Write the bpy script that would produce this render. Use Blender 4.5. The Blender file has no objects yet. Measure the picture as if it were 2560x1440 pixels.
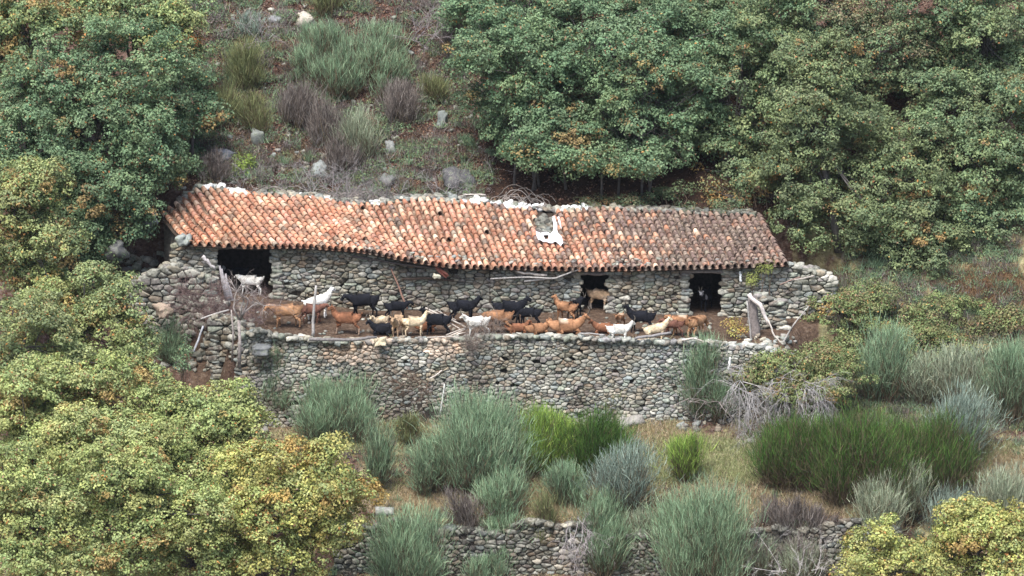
import bpy, math, random
import numpy as np
from mathutils import Vector, Matrix
R0 = np.random.RandomState
scene = bpy.context.scene
COL = scene.collection

# ------------------------------------------------------------------ camera maths
TH = math.radians(15.0); DIST = 250.0; FW = 40.0 / 250.0
CAM = np.array([0.0, -DIST*math.cos(TH), DIST*math.sin(TH)])
FWD = np.array([0.0, math.cos(TH), -math.sin(TH)])
UP = np.array([0.0, math.sin(TH), math.cos(TH)])
def ray(px, py):
    return FWD + np.array([1.0, 0, 0])*((px-1280)/2560.0*FW) + UP*((720-py)/2560.0*FW)
def P(px, py, y):
    d = ray(px, py); t = (y-CAM[1])/d[1]
    return CAM + d*t
def ZX(px, py, y):
    p = P(px, py, y); return p[0], p[2]

# ------------------------------------------------------------------ terrain
def sstep(a, b, x): 
    t = np.clip((x-a)/(b-a), 0, 1); return t*t*(3-2*t)
def wob(x, y, s=0.0):
    return (np.sin(x*.9+1.3*np.sin(y*.7+s))*.5+np.sin(y*1.7+x*.6+s)*.3+np.sin(x*2.9-y*1.3+s*2)*.2
            +np.sin(x*5.3+y*4.1+s)*.12+np.sin(x*9.1-y*7.7+s)*.07)
BPX = [440, 540, 700, 900, 1150, 1450, 1800, 2080]
BPY = [738, 736, 748, 772, 785, 779, 790, 798]
BX = [ZX(a, b, 0)[0] for a, b in zip(BPX, BPY)]; BZ = [ZX(a, b, 0)[1] for a, b in zip(BPX, BPY)]
FPX = [560, 640, 700, 850, 1000, 1100, 1200, 1400, 1600, 1750, 1880]
FPY = [820, 822, 838, 850, 846, 846, 838, 838, 846, 850, 864]
FX = [ZX(a, b, -3.95)[0] for a, b in zip(FPX, FPY)]; FZ = [ZX(a, b, -3.95)[1]-.05 for a, b in zip(FPX, FPY)]
RXk = [-13, -10, -6.5, 0, 10]; RZk = [2.85, 2.6, 1.95, 1.95, 1.8]
def H(x, y):
    x = np.asarray(x, float); y = np.asarray(y, float)
    zb = np.interp(x, BX, BZ); zf = np.interp(x, FX, FZ); zr = np.interp(x, RXk, RZk)
    ks = [-200, -60, -20, -12.4, -12.05, -4.75, -4.35, -3.98, 0, 3.45, 3.7, 4.8, 15, 60, 200]
    one = np.ones_like(x)
    zs = [-90*one, -32*one, -10.7*one, -7.75*one, -6.08*one, -4.2*one, -4.1*one, zf, zb, zb+.03, zr, zr+.4, 8.6*one, 34*one, 90*one]
    zc = np.zeros_like(x+y)
    for i in range(len(ks)-1):
        m = (y >= ks[i]) & (y <= ks[i+1])
        t = (y-ks[i])/(ks[i+1]-ks[i])
        zc = np.where(m, zs[i]*(1-t)+zs[i+1]*t, zc)
    side = np.interp(y, [-200, -60, -20, -12, -4, 0, 4, 6, 15, 60, 200], [-90, -32, -10.7, -7.2, -3.9, -1.7, .9, 2.4, 8.6, 34, 90])
    l0 = np.interp(y, [-12, -8, -5, -1.2, -.6], [-7.5, -9, -11.6, -12.0, -14.6]); l1 = np.interp(y, [-12, -8, -5, -1.2, -.6], [-6, -7, -10.4, -10.8, -13.5])
    r0 = np.interp(y, [-12, -8, -5, -1.2, -.6], [13.5, 12, 9.6, 10.8, 12.6]); r1 = np.interp(y, [-12, -8, -5, -1.2, -.6], [16, 15, 12.2, 12.4, 13.6])
    w = sstep(l0, l1, x)*(1-sstep(r0, r1, x))
    amp = .10*(1-w*((y > -4.6) & (y < 3.8)))
    amp = amp*np.where(y > 4.5, 2.4, 1.0)
    return zc*w+side*(1-w)+wob(x, y)*amp
def G(px, py, y0=-40.0, y1=30.0):
    ys = np.arange(y0, y1, .05); d = ray(px, py); t = (ys-CAM[1])/d[1]
    xs = CAM[0]+d[0]*t; zs = CAM[2]+d[2]*t
    hit = np.where(zs <= H(xs, ys))[0]
    i = hit[0] if len(hit) else len(ys)-1
    return np.array([xs[i], ys[i], float(H(xs[i], ys[i]))])

# ------------------------------------------------------------------ object helpers
def link(o, parent=None):
    COL.objects.link(o)
    if parent is not None: o.parent = parent
    return o
def tag(o, label=None, cat=None, group=None, kind=None):
    if label: o['label'] = label
    if cat: o['category'] = cat
    if group: o['group'] = group
    if kind: o['kind'] = kind
    return o
def thing(name, loc, label, cat, group=None, rz=0, sc=1):
    o = bpy.data.objects.new(name, None); link(o); o.empty_display_size = .2
    o.location = [float(v) for v in loc]; o.rotation_euler = (0, 0, rz); o.scale = (sc,)*3
    return tag(o, label, cat, group)

class MB:
    """collects vertices / polygons / colours, builds one mesh"""
    def __init__(s): s.V = []; s.L = []; s.N = []; s.C = []; s.n = 0
    def add(s, V, F, C):
        V = np.asarray(V, float).reshape(-1, 3); C = np.asarray(C, float)
        if C.ndim == 1: C = np.tile(C, (len(V), 1))
        if isinstance(F, np.ndarray):
            s.L.append((F+s.n).ravel()); s.N.append(np.full(len(F), F.shape[1]))
        else:
            s.L.append(np.array([i for f in F for i in f])+s.n); s.N.append(np.array([len(f) for f in F]))
        s.V.append(V); s.C.append(C[:, :3]); s.n += len(V)
    def build(s, name, mat, parent=None, origin=(0, 0, 0), smooth=False):
        V = np.concatenate(s.V)-np.asarray(origin, float); L = np.concatenate(s.L).astype(np.int32); N = np.concatenate(s.N).astype(np.int32)
        C = np.concatenate(s.C)
        me = bpy.data.meshes.new(name)
        me.vertices.add(len(V)); me.vertices.foreach_set('co', V.astype(np.float32).ravel())
        me.loops.add(len(L)); me.loops.foreach_set('vertex_index', L)
        me.polygons.add(len(N)); me.polygons.foreach_set('loop_start', np.concatenate([[0], np.cumsum(N)[:-1]]).astype(np.int32))
        me.polygons.foreach_set('loop_total', N)
        if smooth: me.polygons.foreach_set('use_smooth', np.ones(len(N), bool))
        me.update(calc_edges=True)
        a = me.color_attributes.new('Col', 'FLOAT_COLOR', 'POINT')
        a.data.foreach_set('color', np.concatenate([C, np.ones((len(C), 1))], 1).astype(np.float32).ravel())
        me.materials.append(mat)
        o = bpy.data.objects.new(name, me); link(o, parent)
        return o

# ------------------------------------------------------------------ materials
def colmat(name, rough=.85, var=.25, scale=6.0, bump=.0, bscale=30., trans=0., lichen_or_pale=None, lscale=3., spec=.25):
    m = bpy.data.materials.new(name); m.use_nodes = True; nt = m.node_tree; N = nt.nodes; Lk = nt.links
    b = N['Principled BSDF']; b.inputs['Roughness'].default_value = rough
    b.inputs['Specular IOR Level'].default_value = spec
    at = N.new('ShaderNodeAttribute'); at.attribute_name = 'Col'
    tc = N.new('ShaderNodeTexCoord')
    no = N.new('ShaderNodeTexNoise'); no.inputs['Scale'].default_value = scale; no.inputs['Detail'].default_value = 5
    Lk.new(tc.outputs['Object'], no.inputs['Vector'])
    mr = N.new('ShaderNodeMapRange'); mr.inputs[1].default_value = .3; mr.inputs[2].default_value = .7
    mr.inputs[3].default_value = 1-var; mr.inputs[4].default_value = 1+var
    Lk.new(no.outputs['Fac'], mr.inputs[0])
    mul = N.new('ShaderNodeVectorMath'); mul.operation = 'SCALE'
    Lk.new(at.outputs['Color'], mul.inputs[0]); Lk.new(mr.outputs[0], mul.inputs['Scale'])
    out = mul.outputs[0]
    if lichen_or_pale:
        n2 = N.new('ShaderNodeTexNoise'); n2.inputs['Scale'].default_value = lscale; n2.inputs['Detail'].default_value = 8; n2.inputs['Roughness'].default_value = .7
        Lk.new(tc.outputs['Object'], n2.inputs['Vector'])
        m2 = N.new('ShaderNodeMapRange'); m2.inputs[1].default_value = .52; m2.inputs[2].default_value = .62; m2.inputs[4].default_value = .75
        Lk.new(n2.outputs['Fac'], m2.inputs[0])
        mx = N.new('ShaderNodeMix'); mx.data_type = 'RGBA'
        Lk.new(m2.outputs[0], mx.inputs['Factor']); Lk.new(out, mx.inputs['A']); mx.inputs['B'].default_value = (*lichen_or_pale, 1)
        out = mx.outputs['Result']
    Lk.new(out, b.inputs['Base Color'])
    if bump:
        n3 = N.new('ShaderNodeTexNoise'); n3.inputs['Scale'].default_value = bscale; n3.inputs['Detail'].default_value = 6
        Lk.new(tc.outputs['Object'], n3.inputs['Vector'])
        bp = N.new('ShaderNodeBump'); bp.inputs['Strength'].default_value = bump; bp.inputs['Distance'].default_value = .03
        Lk.new(n3.outputs['Fac'], bp.inputs['Height']); Lk.new(bp.outputs[0], b.inputs['Normal'])
    if trans:
        tr = N.new('ShaderNodeBsdfTranslucent'); Lk.new(out, tr.inputs['Color'])
        ms = N.new('ShaderNodeMixShader'); ms.inputs[0].default_value = trans
        Lk.new(b.outputs[0], ms.inputs[1]); Lk.new(tr.outputs[0], ms.inputs[2])
        Lk.new(ms.outputs[0], N['Material Output'].inputs['Surface'])
    return m
M_leaf = colmat('oak_leaves', .7, .22, 1.2, trans=.2)
M_blade = colmat('broom_twigs', .8, .15, 3.0, trans=.15)
M_bark = colmat('bark', .9, .35, 9.0, bump=.6)
M_stone = colmat('dry_stone', .92, .42, 9.0, bump=.55, bscale=22., lichen_or_pale=(.40, .40, .34), lscale=5.)
M_rock = colmat('boulder_rock', .92, .3, 5.0, bump=.8, bscale=12., lichen_or_pale=(.17, .19, .13), lscale=5.)
M_back = colmat('wall_core', .95, .4, 9.0, bump=.6)
M_tile = colmat('clay_tile', .8, .42, 1.6, bump=.4, lichen_or_pale=(.52, .40, .30), lscale=9.)  # noise lays pale patches over the tile colour
M_wood = colmat('weathered_wood', .85, .3, 12.0, bump=.6, bscale=40.)
M_fur = colmat('goat_coat', .9, .22, 14.0, bump=.9, bscale=55.)
M_horn = colmat('goat_horn', .6, .2, 20.0)
M_cloth = colmat('plastic_sheet', .6, .06, 6.0, bump=.5, bscale=14.)
M_floor = colmat('earth', .95, .35, 3.0, bump=.6)

# ground material: leaf litter, bare earth, dry grass on the terraces
mg = bpy.data.materials.new('hillside_ground'); mg.use_nodes = True
nt = mg.node_tree; N = nt.nodes; Lk = nt.links; b = N['Principled BSDF']; b.inputs['Roughness'].default_value = .95
b.inputs['Specular IOR Level'].default_value = .1
geo = N.new('ShaderNodeNewGeometry')
def noise(sc, det=6, ro=.6):
    n = N.new('ShaderNodeTexNoise'); n.inputs['Scale'].default_value = sc; n.inputs['Detail'].default_value = det; n.inputs['Roughness'].default_value = ro
    Lk.new(geo.outputs['Position'], n.inputs['Vector']); return n
def ramp(src, stops):
    r = N.new('ShaderNodeValToRGB'); e = r.color_ramp.elements
    while len(e) > 1: e.remove(e[-1])
    e[0].position = stops[0][0]; e[0].color = (*stops[0][1], 1)
    for p, c in stops[1:]:
        q = e.new(p); q.color = (*c, 1)
    Lk.new(src, r.inputs[0]); return r
r1 = ramp(noise(5, 10, .75).outputs['Fac'], [(.3, (.03, .02, .018)), (.45, (.08, .048, .038)), (.55, (.15, .095, .072)), (.66, (.20, .18, .16)), (.8, (.38, .36, .34))])
r2 = ramp(noise(4, 9, .7).outputs['Fac'], [(.3, (.12, .10, .05)), (.45, (.24, .22, .11)), (.55, (.36, .33, .18)), (.65, (.46, .40, .24)), (.8, (.55, .48, .34))])
at = N.new('ShaderNodeAttribute'); at.attribute_name = 'Col'
sep = N.new('ShaderNodeSeparateColor'); Lk.new(at.outputs['Color'], sep.inputs[0])
nn = noise(1.1, 5); ad = N.new('ShaderNodeMath'); ad.operation = 'ADD'; Lk.new(sep.outputs[0], ad.inputs[0]); Lk.new(nn.outputs['Fac'], ad.inputs[1])
mrr = N.new('ShaderNodeMapRange'); mrr.inputs[1].default_value = .9; mrr.inputs[2].default_value = 1.1; Lk.new(ad.outputs[0], mrr.inputs[0])
mx = N.new('ShaderNodeMix'); mx.data_type = 'RGBA'; Lk.new(mrr.outputs[0], mx.inputs['Factor']); Lk.new(r1.outputs[0], mx.inputs['A']); Lk.new(r2.outputs[0], mx.inputs['B'])
mx2 = N.new('ShaderNodeMix'); mx2.data_type = 'RGBA'; Lk.new(sep.outputs[1], mx2.inputs['Factor']); Lk.new(mx.outputs['Result'], mx2.inputs['A'])
r3 = ramp(noise(7, 8, .7).outputs['Fac'], [(.35, (.06, .04, .03)), (.55, (.13, .088, .062)), (.7, (.24, .19, .15))])
Lk.new(r3.outputs[0], mx2.inputs['B'])
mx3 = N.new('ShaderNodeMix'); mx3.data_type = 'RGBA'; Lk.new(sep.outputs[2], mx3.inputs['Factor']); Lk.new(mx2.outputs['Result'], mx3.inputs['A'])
r4 = ramp(noise(6, 8, .7).outputs['Fac'], [(.35, (.02, .014, .012)), (.6, (.06, .036, .026)), (.75, (.12, .07, .045))])   # dark shade under the oaks, painted into the ground colour
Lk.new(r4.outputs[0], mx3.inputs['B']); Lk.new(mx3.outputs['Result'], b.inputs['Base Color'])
bp = N.new('ShaderNodeBump'); bp.inputs['Strength'].default_value = .8; bp.inputs['Distance'].default_value = .12
Lk.new(noise(7, 8, .7).outputs['Fac'], bp.inputs['Height']); Lk.new(bp.outputs[0], b.inputs['Normal'])

# ------------------------------------------------------------------ ground sheet
xs = np.unique(np.round(np.concatenate([np.linspace(-400, -40, 24), np.linspace(-40, -22, 24), np.arange(-22, 22, .16), np.linspace(22, 40, 24), np.linspace(40, 400, 24)]), 3))
ys = np.unique(np.round(np.concatenate([np.linspace(-200, -40, 20), np.linspace(-40, -20, 30), np.arange(-20, 20, .16), [-12.4, -12.05, -4.75, -4.35, -3.98, 0, 3.45, 3.7, 4.8], np.linspace(20, 60, 60), np.linspace(60, 200, 16)]), 3))
X, Y = np.meshgrid(xs, ys); Z = H(X, Y)
nx, ny = len(xs), len(ys)
idx = np.arange(nx*ny).reshape(ny, nx)
F = np.stack([idx[:-1, :-1], idx[:-1, 1:], idx[1:, 1:], idx[1:, :-1]], -1).reshape(-1, 4)
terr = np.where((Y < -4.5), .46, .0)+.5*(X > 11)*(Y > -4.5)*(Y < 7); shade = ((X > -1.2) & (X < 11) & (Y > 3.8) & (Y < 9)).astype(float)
yard = ((Y > -4.1) & (Y < 3.5) & (X > -12.5) & (X < 12)).astype(float)
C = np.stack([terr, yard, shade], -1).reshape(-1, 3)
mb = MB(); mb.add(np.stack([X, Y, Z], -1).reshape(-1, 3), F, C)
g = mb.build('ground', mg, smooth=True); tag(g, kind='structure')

# ------------------------------------------------------------------ shape primitives
def ico(sub):
    import bmesh
    bm = bmesh.new(); bmesh.ops.create_icosphere(bm, subdivisions=sub, radius=1)
    V = np.array([v.co[:] for v in bm.verts]); F = np.array([[v.index for v in f.verts] for f in bm.faces]); bm.free()
    return V, F
ICO1 = ico(1); ICO2 = ico(2); ICO3 = ico(3)
def rot3(rs, tilt=.4):
    a, b_, c = rs.uniform(-tilt, tilt), rs.uniform(-tilt, tilt), rs.uniform(0, 6.28)
    return np.array(Matrix.Rotation(c, 3, 'Z') @ Matrix.Rotation(b_, 3, 'Y') @ Matrix.Rotation(a, 3, 'X'))
def lump(mb, pos, size, rs, col, block=.55, tilt=.4, ic=ICO2, rz=None):
    V = ic[0].copy()
    V = np.sign(V)*np.abs(V)**block
    V /= np.abs(V).max(1, keepdims=True)**.35
    k = rs.uniform(1.5, 3, (3, 3)); ph = rs.uniform(0, 6, 3)
    V *= (1+.10*np.sin(V@k+ph).sum(1, keepdims=True))
    V *= np.array(size)*.5
    Rm = rot3(rs, tilt)
    if rz is not None: Rm = np.array(Matrix.Rotation(rz, 3, 'Z') @ Matrix.Rotation(rs.uniform(-tilt, tilt), 3, 'Y') @ Matrix.Rotation(rs.uniform(-tilt, tilt), 3, 'X'))
    mb.add(V@Rm.T+np.array(pos), ic[1], np.array(col))
def tube(mb, pts, rad, col, seg=6, cap=True):
    pts = [np.array(p, float) for p in pts]; n = len(pts)
    if np.isscalar(rad): rad = [rad]*n
    V = []; up = np.array([.13, .21, .97])
    for i in range(n):
        d = pts[min(i+1, n-1)]-pts[max(i-1, 0)]; d /= max(np.linalg.norm(d), 1e-6)
        u = up if abs(d@up) < .9 else np.array([1., 0, 0])
        a = np.cross(d, u); a /= np.linalg.norm(a); c = np.cross(d, a)
        for k in range(seg):
            t = 2*math.pi*k/seg; V.append(pts[i]+rad[i]*(math.cos(t)*a+math.sin(t)*c))
    F = [[i*seg+k, i*seg+(k+1) % seg, (i+1)*seg+(k+1) % seg, (i+1)*seg+k] for i in range(n-1) for k in range(seg)]
    if cap: F += [list(range(seg))[::-1], [(n-1)*seg+k for k in range(seg)]]
    mb.add(V, F, np.array(col))
def box(mb, lo, hi, col):
    x0, y0, z0 = lo; x1, y1, z1 = hi
    V = [(x0, y0, z0), (x1, y0, z0), (x1, y1, z0), (x0, y1, z0), (x0, y0, z1), (x1, y0, z1), (x1, y1, z1), (x0, y1, z1)]
    mb.add(V, [[3, 2, 1, 0], [4, 5, 6, 7], [0, 1, 5, 4], [1, 2, 6, 5], [2, 3, 7, 6], [3, 0, 4, 7]], np.array(col))
def branch(mb, p, d, L, r, rs, depth, col, droop=0., kids=3, spread=.6, seg=4, steps=4):
    pts = [np.array(p, float)]; dd = np.array(d, float); dd /= np.linalg.norm(dd); rad = [r]
    for i in range(steps):
        dd = dd+rs.normal(0, .16, 3)+np.array([0, 0, -droop]); dd /= np.linalg.norm(dd)
        pts.append(pts[-1]+dd*L/steps); rad.append(r*(1-.75*(i+1)/steps))
    c = np.array(col)*rs.uniform(.75, 1.2)
    tube(mb, pts, rad, c, seg, cap=False)
    if depth > 0:
        for k in range(kids):
            i = rs.randint(1, steps+1); nd = dd*.5+(pts[i]-pts[i-1])/(L/steps)*.6+rs.normal(0, spread, 3)
            branch(mb, pts[i], nd, L*rs.uniform(.45, .75), rad[i]*.8+.002, rs, depth-1, col, droop, kids, spread, seg, steps)

# ------------------------------------------------------------------ dry stone faces (packed, domed stones)
ST_PAL = np.array([.87, .88, .86])*np.array([(.29, .285, .25), (.26, .28, .27), (.27, .225, .18), (.14, .135, .12), (.45, .43, .38), (.20, .20, .17), (.34, .31, .25), (.27, .29, .24), (.36, .35, .31), (.23, .21, .20)])
def pick(pal, rs, n=None, var=.15):
    if n is None: return pal[rs.randint(len(pal))]*rs.uniform(1-var, 1+var)
    return pal[rs.randint(len(pal), size=n)]*rs.uniform(1-var, 1+var, (n, 1))
def clip(poly, nx_, ny_, c):
    out = []; n = len(poly)
    for i in range(n):
        a = poly[i]; b_ = poly[(i+1) % n]
        da = a[0]*nx_+a[1]*ny_-c; db = b_[0]*nx_+b_[1]*ny_-c
        if da <= 0: out.append(a)
        if (da < 0) != (db < 0) and da != db:
            t = da/(da-db); out.append((a[0]+(b_[0]-a[0])*t, a[1]+(b_[1]-a[1])*t))
    return out
def stone_face(mb, u0, u1, w0, w1, inside, mapf, rs, sw=.27, sh=.15, colf=None, relief=.07):
    """inside(u,w)->bool ; mapf(u,w,d)->xyz with d = distance out of the wall"""
    asp = sw/sh; seeds = []
    w = w0
    while w < w1:
        h = sh*rs.uniform(.7, 1.35); u = u0-rs.uniform(0, sw)
        while u < u1:
            wd = sw*rs.choice([.4, .7, 1., 1.4, 2.2], p=[.22, .28, .22, .18, .10])
            uu, ww = u+wd/2+rs.normal(0, .03), w+h/2+rs.normal(0, h*.27)
            if inside(uu, ww): seeds.append((uu, ww*asp))
            u += wd
        w += h
    big = [seeds[i] for i in rs.choice(len(seeds), max(1, len(seeds)//26), replace=False)]
    bs = np.array(big); keep = []
    for s_ in seeds:
        d = np.hypot(bs[:, 0]-s_[0], bs[:, 1]-s_[1])
        if d.min() < 1e-6 or d.min() > sw*.95: keep.append(s_)
    S = np.array(keep); cell = sw*2.2; grid = {}
    for i, s_ in enumerate(S): grid.setdefault((int(s_[0]//cell), int(s_[1]//cell)), []).append(i)
    for i, s_ in enumerate(S):
        gx, gy = int(s_[0]//cell), int(s_[1]//cell)
        nb = [j for a in (-1, 0, 1) for b_ in (-1, 0, 1) for j in grid.get((gx+a, gy+b_), []) if j != i]
        r = sw*1.05
        poly = [(s_[0]+r*math.cos(t), s_[1]+r*math.sin(t)) for t in np.arange(8)*math.pi/4+.39]
        nb.sort(key=lambda j: (S[j][0]-s_[0])**2+(S[j][1]-s_[1])**2)
        for j in nb[:14]:
            dx, dy = S[j][0]-s_[0], S[j][1]-s_[1]; L = math.hypot(dx, dy)
            poly = clip(poly, dx/L, dy/L, (dx*(S[j][0]+s_[0])/2+dy*(S[j][1]+s_[1])/2)/L)
            if len(poly) < 3: break
        if len(poly) < 3: continue
        q = []
        for a, b_ in zip(poly, poly[1:]+poly[:1]):      # soften corners
            q.append((a[0]*.9+b_[0]*.1, a[1]*.9+b_[1]*.1)); q.append((a[0]*.1+b_[0]*.9, a[1]*.1+b_[1]*.9))
        q = np.array(q); q[:, 1] /= asp; c = q.mean(0); n = len(q)
        tu, tw = rs.normal(0, .16, 2); pr = rs.normal(0, .022)
        size = min(1., np.ptp(q[:, 1])/.16)
        V = []
        for f, dep in ((.97, -.06), (.93, .15), (.86, .72), (.5, .95)):
            for p in q:
                uu, ww = c+(p-c)*f
                dd = dep if dep < 0 else pr+dep*relief*size+(uu-c[0])*tu+(ww-c[1])*tw+rs.normal(0, .004)
                V.append(mapf(uu+rs.normal(0, .006), ww+rs.normal(0, .005), dd))
        V.append(mapf(c[0], c[1], pr+relief*size))
        F = [[k*n+a, k*n+(a+1) % n, (k+1)*n+(a+1) % n, (k+1)*n+a] for k in range(3) for a in range(n)]
        F += [[3*n+a, 3*n+(a+1) % n, 4*n] for a in range(n)]
        col = pick(ST_PAL, rs)
        if colf is not None: col = colf(c[0], c[1], col, rs)
        wth = math.sin(c[0]*.9+1.7*math.sin(c[1]*1.3))*math.sin(c[1]*2.1+c[0]*.4)+.6*math.sin(c[0]*2.7-c[1]*3.1)
        col = np.asarray(col)*(.88+.16*wth)*(np.array([1.06, .98, .9]) if wth < -.3 else 1)
        if rs.rand() < .015: continue
        mb.add(V, F, col)

# ================================================================== THE BARN
barn = thing('stone_barn', P(1250, 760, 0), 'long low dry stone goat barn with a sagging orange clay tile roof', 'barn')
bo = np.array(barn.location)
doors = [(540, 683, 600, 742), (1450, 1522, 676, 782), (1722, 1806, 670, 792)]
def pxs(u): return 1280+u*64.0
EVX = [440, 700, 880, 1000, 1130, 1500, 1990]; EVY = [612, 617, 628, 652, 666, 674, 664]
def topz(u): return ZX(pxs(u), float(np.interp(pxs(u), EVX, EVY))-4, 0)[1]
rs = R0(11)
def in_front(u, w):
    px = pxs(u)
    if not (438 < px < 1990): return False
    if w > topz(u): return False
    if w < np.interp(u, BX, BZ)-.35: return False
    for a, b_, c, d in doors:
        if a-4 < px < b_+4 and (w < 9 if a < 600 else w < ZX(px, c, 0)[1]+.05): return False
    return True
mb = MB()
def setback(u): return .22*float(sstep(-4.5, -4.3, u)*(1-sstep(-.9, -.7, u)))
def fmap(u, w, d): return (u, -d+.0+setback(u)+.05*math.sin(u*1.3), w)
def colbarn(u, w, c, rs):
    px = pxs(u)
    if px > 1830 and w > ZX(px, 735, 0)[1]: return c*1.25+.04
    return c*(1.2 if px > 1500 else 1.14)
stone_face(mb, -13.2, 11.2, -1.8, 2.3, in_front, fmap, rs, .28, .135, colbarn, .075)
# jamb stones of the three openings
for a, b_, c, d in doors:
    for px, sgn in ((a, -1), (b_, 1)):
        z = ZX(px, d, 0)[1]-.1; zt = ZX(px, max(c, 622), 0)[1]
        while z < zt:
            h = rs.uniform(.11, .22); wd = rs.uniform(.26, .5)
            x = ZX(px, d, 0)[0]+sgn*wd*.42+rs.normal(0, .025)
            lump(mb, (x, .12+rs.normal(0, .02), z+h/2), (wd, .42, h*1.05), rs, pick(ST_PAL, rs)*1.1, .45, .05, rz=0)
            z += h*.93
wall = mb.build('front_wall', M_stone, barn, bo)
mb = MB()
segs = [(438, 540), (683, 1450), (1522, 1722), (1806, 1988)]
for a, b_ in segs:
    k = a
    while k < b_:
        e = min(k+60, b_); ins = .06
        x0, x1 = (k-1280)/64., (e-1280)/64.
        if k == a: x0 += ins
        if e == b_: x1 -= ins
        xm = (x0+x1)/2
        box(mb, (x0, .07+setback(xm), np.interp(xm, BX, BZ)-.6), (x1, .55, topz(xm)-.08), (.07, .06, .05)); k = e
zlow = -1.6
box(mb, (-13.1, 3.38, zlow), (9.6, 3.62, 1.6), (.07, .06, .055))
for x in (-13.12, 10.75):
    for i in range(6):
        y0 = .1+i*.55; z1 = (1.45 if x < 0 else .72)+(y0+.1)*.27
        xx = x-.3*y0*(x < 0)+.25 if x < 0 else x-.35-(y0+.9)*.275
        box(mb, (xx, y0, zlow), (xx+.3, y0+.549, z1), (.16, .15, .13))
core = mb.build('wall_core', M_back, barn, bo)
# lintel beams and wall plate
def beam_obj(name, pts, r, col, mat, parent=None, origin=(0, 0, 0), seg=7, rs=R0(3)):
    m = MB(); pts = [np.array(p, float) for p in pts]; out = []; rr = []
    for a, b_ in zip(pts[:-1], pts[1:]):
        for t in np.linspace(0, 1, 5)[:-1]: out.append(a+(b_-a)*t+rs.normal(0, .35*(r if np.isscalar(r) else r[0]), 3)*(.6 if 0 < t else .2))
    out.append(pts[-1]); n = len(out)
    rad = [(r if np.isscalar(r) else r[0]+(r[1]-r[0])*i/(n-1))*rs.uniform(.9, 1.1) for i in range(n)]
    tube(m, out, rad, col, seg); return m.build(name, mat, parent, origin)
for a, b_, c, d in doors:
    pa, pb = (a-22, b_+22) if a > 600 else (a-10, b_+12)
    yy = {540: 618, 1450: 683, 1722: 678}[a]
    beam_obj('lintel', [P(pa, yy, .0), P((pa+pb)/2, yy+1, -.03), P(pb, yy, .0)], .075, (.26, .23, .22), M_wood, barn, bo)
beam_obj('lintel', [P(1006, 697, .1), P(1070, 695, .08), P(1135, 701, .1)], .05, (.10, .075, .06), M_wood, barn, bo)
beam_obj('wall_plate', [P(880, 640, -.12), P(1000, 660, -.12), P(1120, 674, -.12)], .05, (.14, .12, .11), M_wood, barn, bo)

# ---- roof of barrel tiles
RT = [(0, 400, 540, 466, 611, 2.0), (.035, 450, 506, 535, 614, 2.8), (.07, 500, 472, 612, 619, 3.5), (.16, 640, 487, 748, 617, 3.5), (.255, 790, 497, 880, 626, 3.5),
      (.30, 855, 510, 938, 634, 3.5), (.34, 915, 514, 992, 646, 3.5), (.37, 960, 509, 1035, 654, 3.5), (.43, 1060, 500, 1125, 667, 3.5), (.5, 1160, 506, 1228, 670, 3.5),
      (.58, 1280, 520, 1345, 673, 3.5), (.66, 1400, 530, 1462, 675, 3.5), (.74, 1510, 524, 1575, 674, 3.5), (.82, 1630, 530, 1692, 671, 3.5), (.90, 1755, 536, 1818, 668, 3.5), (1, 1905, 541, 1974, 662, 3.5)]
RT = np.array(RT)
def roof_ends(s):
    v = [np.interp(s, RT[:, 0], RT[:, k]) for k in range(1, 6)]
    return P(v[0], v[1], v[4]), P(v[2], v[3], -.45)
def roof_pt(s, t):
    A, B = roof_ends(s); p = A+(B-A)*t
    p[2] += (-.06*math.sin(math.pi*t)*(.6+.5*math.sin(s*23))+.03*math.sin(s*61+t*5)+.03*math.sin(t*9+s*31))*math.sin(math.pi*min(1, t*1.2+.05)) 
    return p
rs = R0(5)
T_OR = np.array([.88, .80, .73])*np.array([(.52, .27, .18), (.58, .32, .22), (.62, .38, .27), (.66, .45, .33), (.48, .23, .155), (.60, .34, .27), (.54, .30, .22), (.58, .34, .24), (.72, .57, .46)])
T_DK = np.array([(.30, .19, .14), (.24, .17, .13), (.36, .25, .18), (.33, .28, .22)])
T_GR = .9*np.array([(.20, .14, .12), (.23, .17, .14), (.18, .125, .11), (.27, .21, .17), (.20, .14, .12), (.27, .16, .12)])
mb = MB(); NC = 86; NR = 15
ang = np.linspace(0, math.pi, 7)
def tile(mb, A, D, S, Nn, L, w0, w1, col, inv=False, th=.018, arch=.62):
    V = []; sg = -1 if inv else 1
    for (f, w, lift) in ((0, w0, 0), (L, w1, .0)):
        for rr in (1, 1-2*th/w1):
            for a in ang:
                V.append(A+D*f+S*(-math.cos(a)*w/2*rr)+Nn*(sg*math.sin(a)*w*arch*rr+lift))
    n = 7; F = []
    for k in range(6):
        F += [[k, k+1, 2*n+k+1, 2*n+k], [n+k+1, n+k, 3*n+k, 3*n+k+1], [2*n+k, 2*n+k+1, 3*n+k+1, 3*n+k]]
    V = np.array(V); c = np.tile(col, (len(V), 1))
    mb.add(V, F, c)
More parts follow.
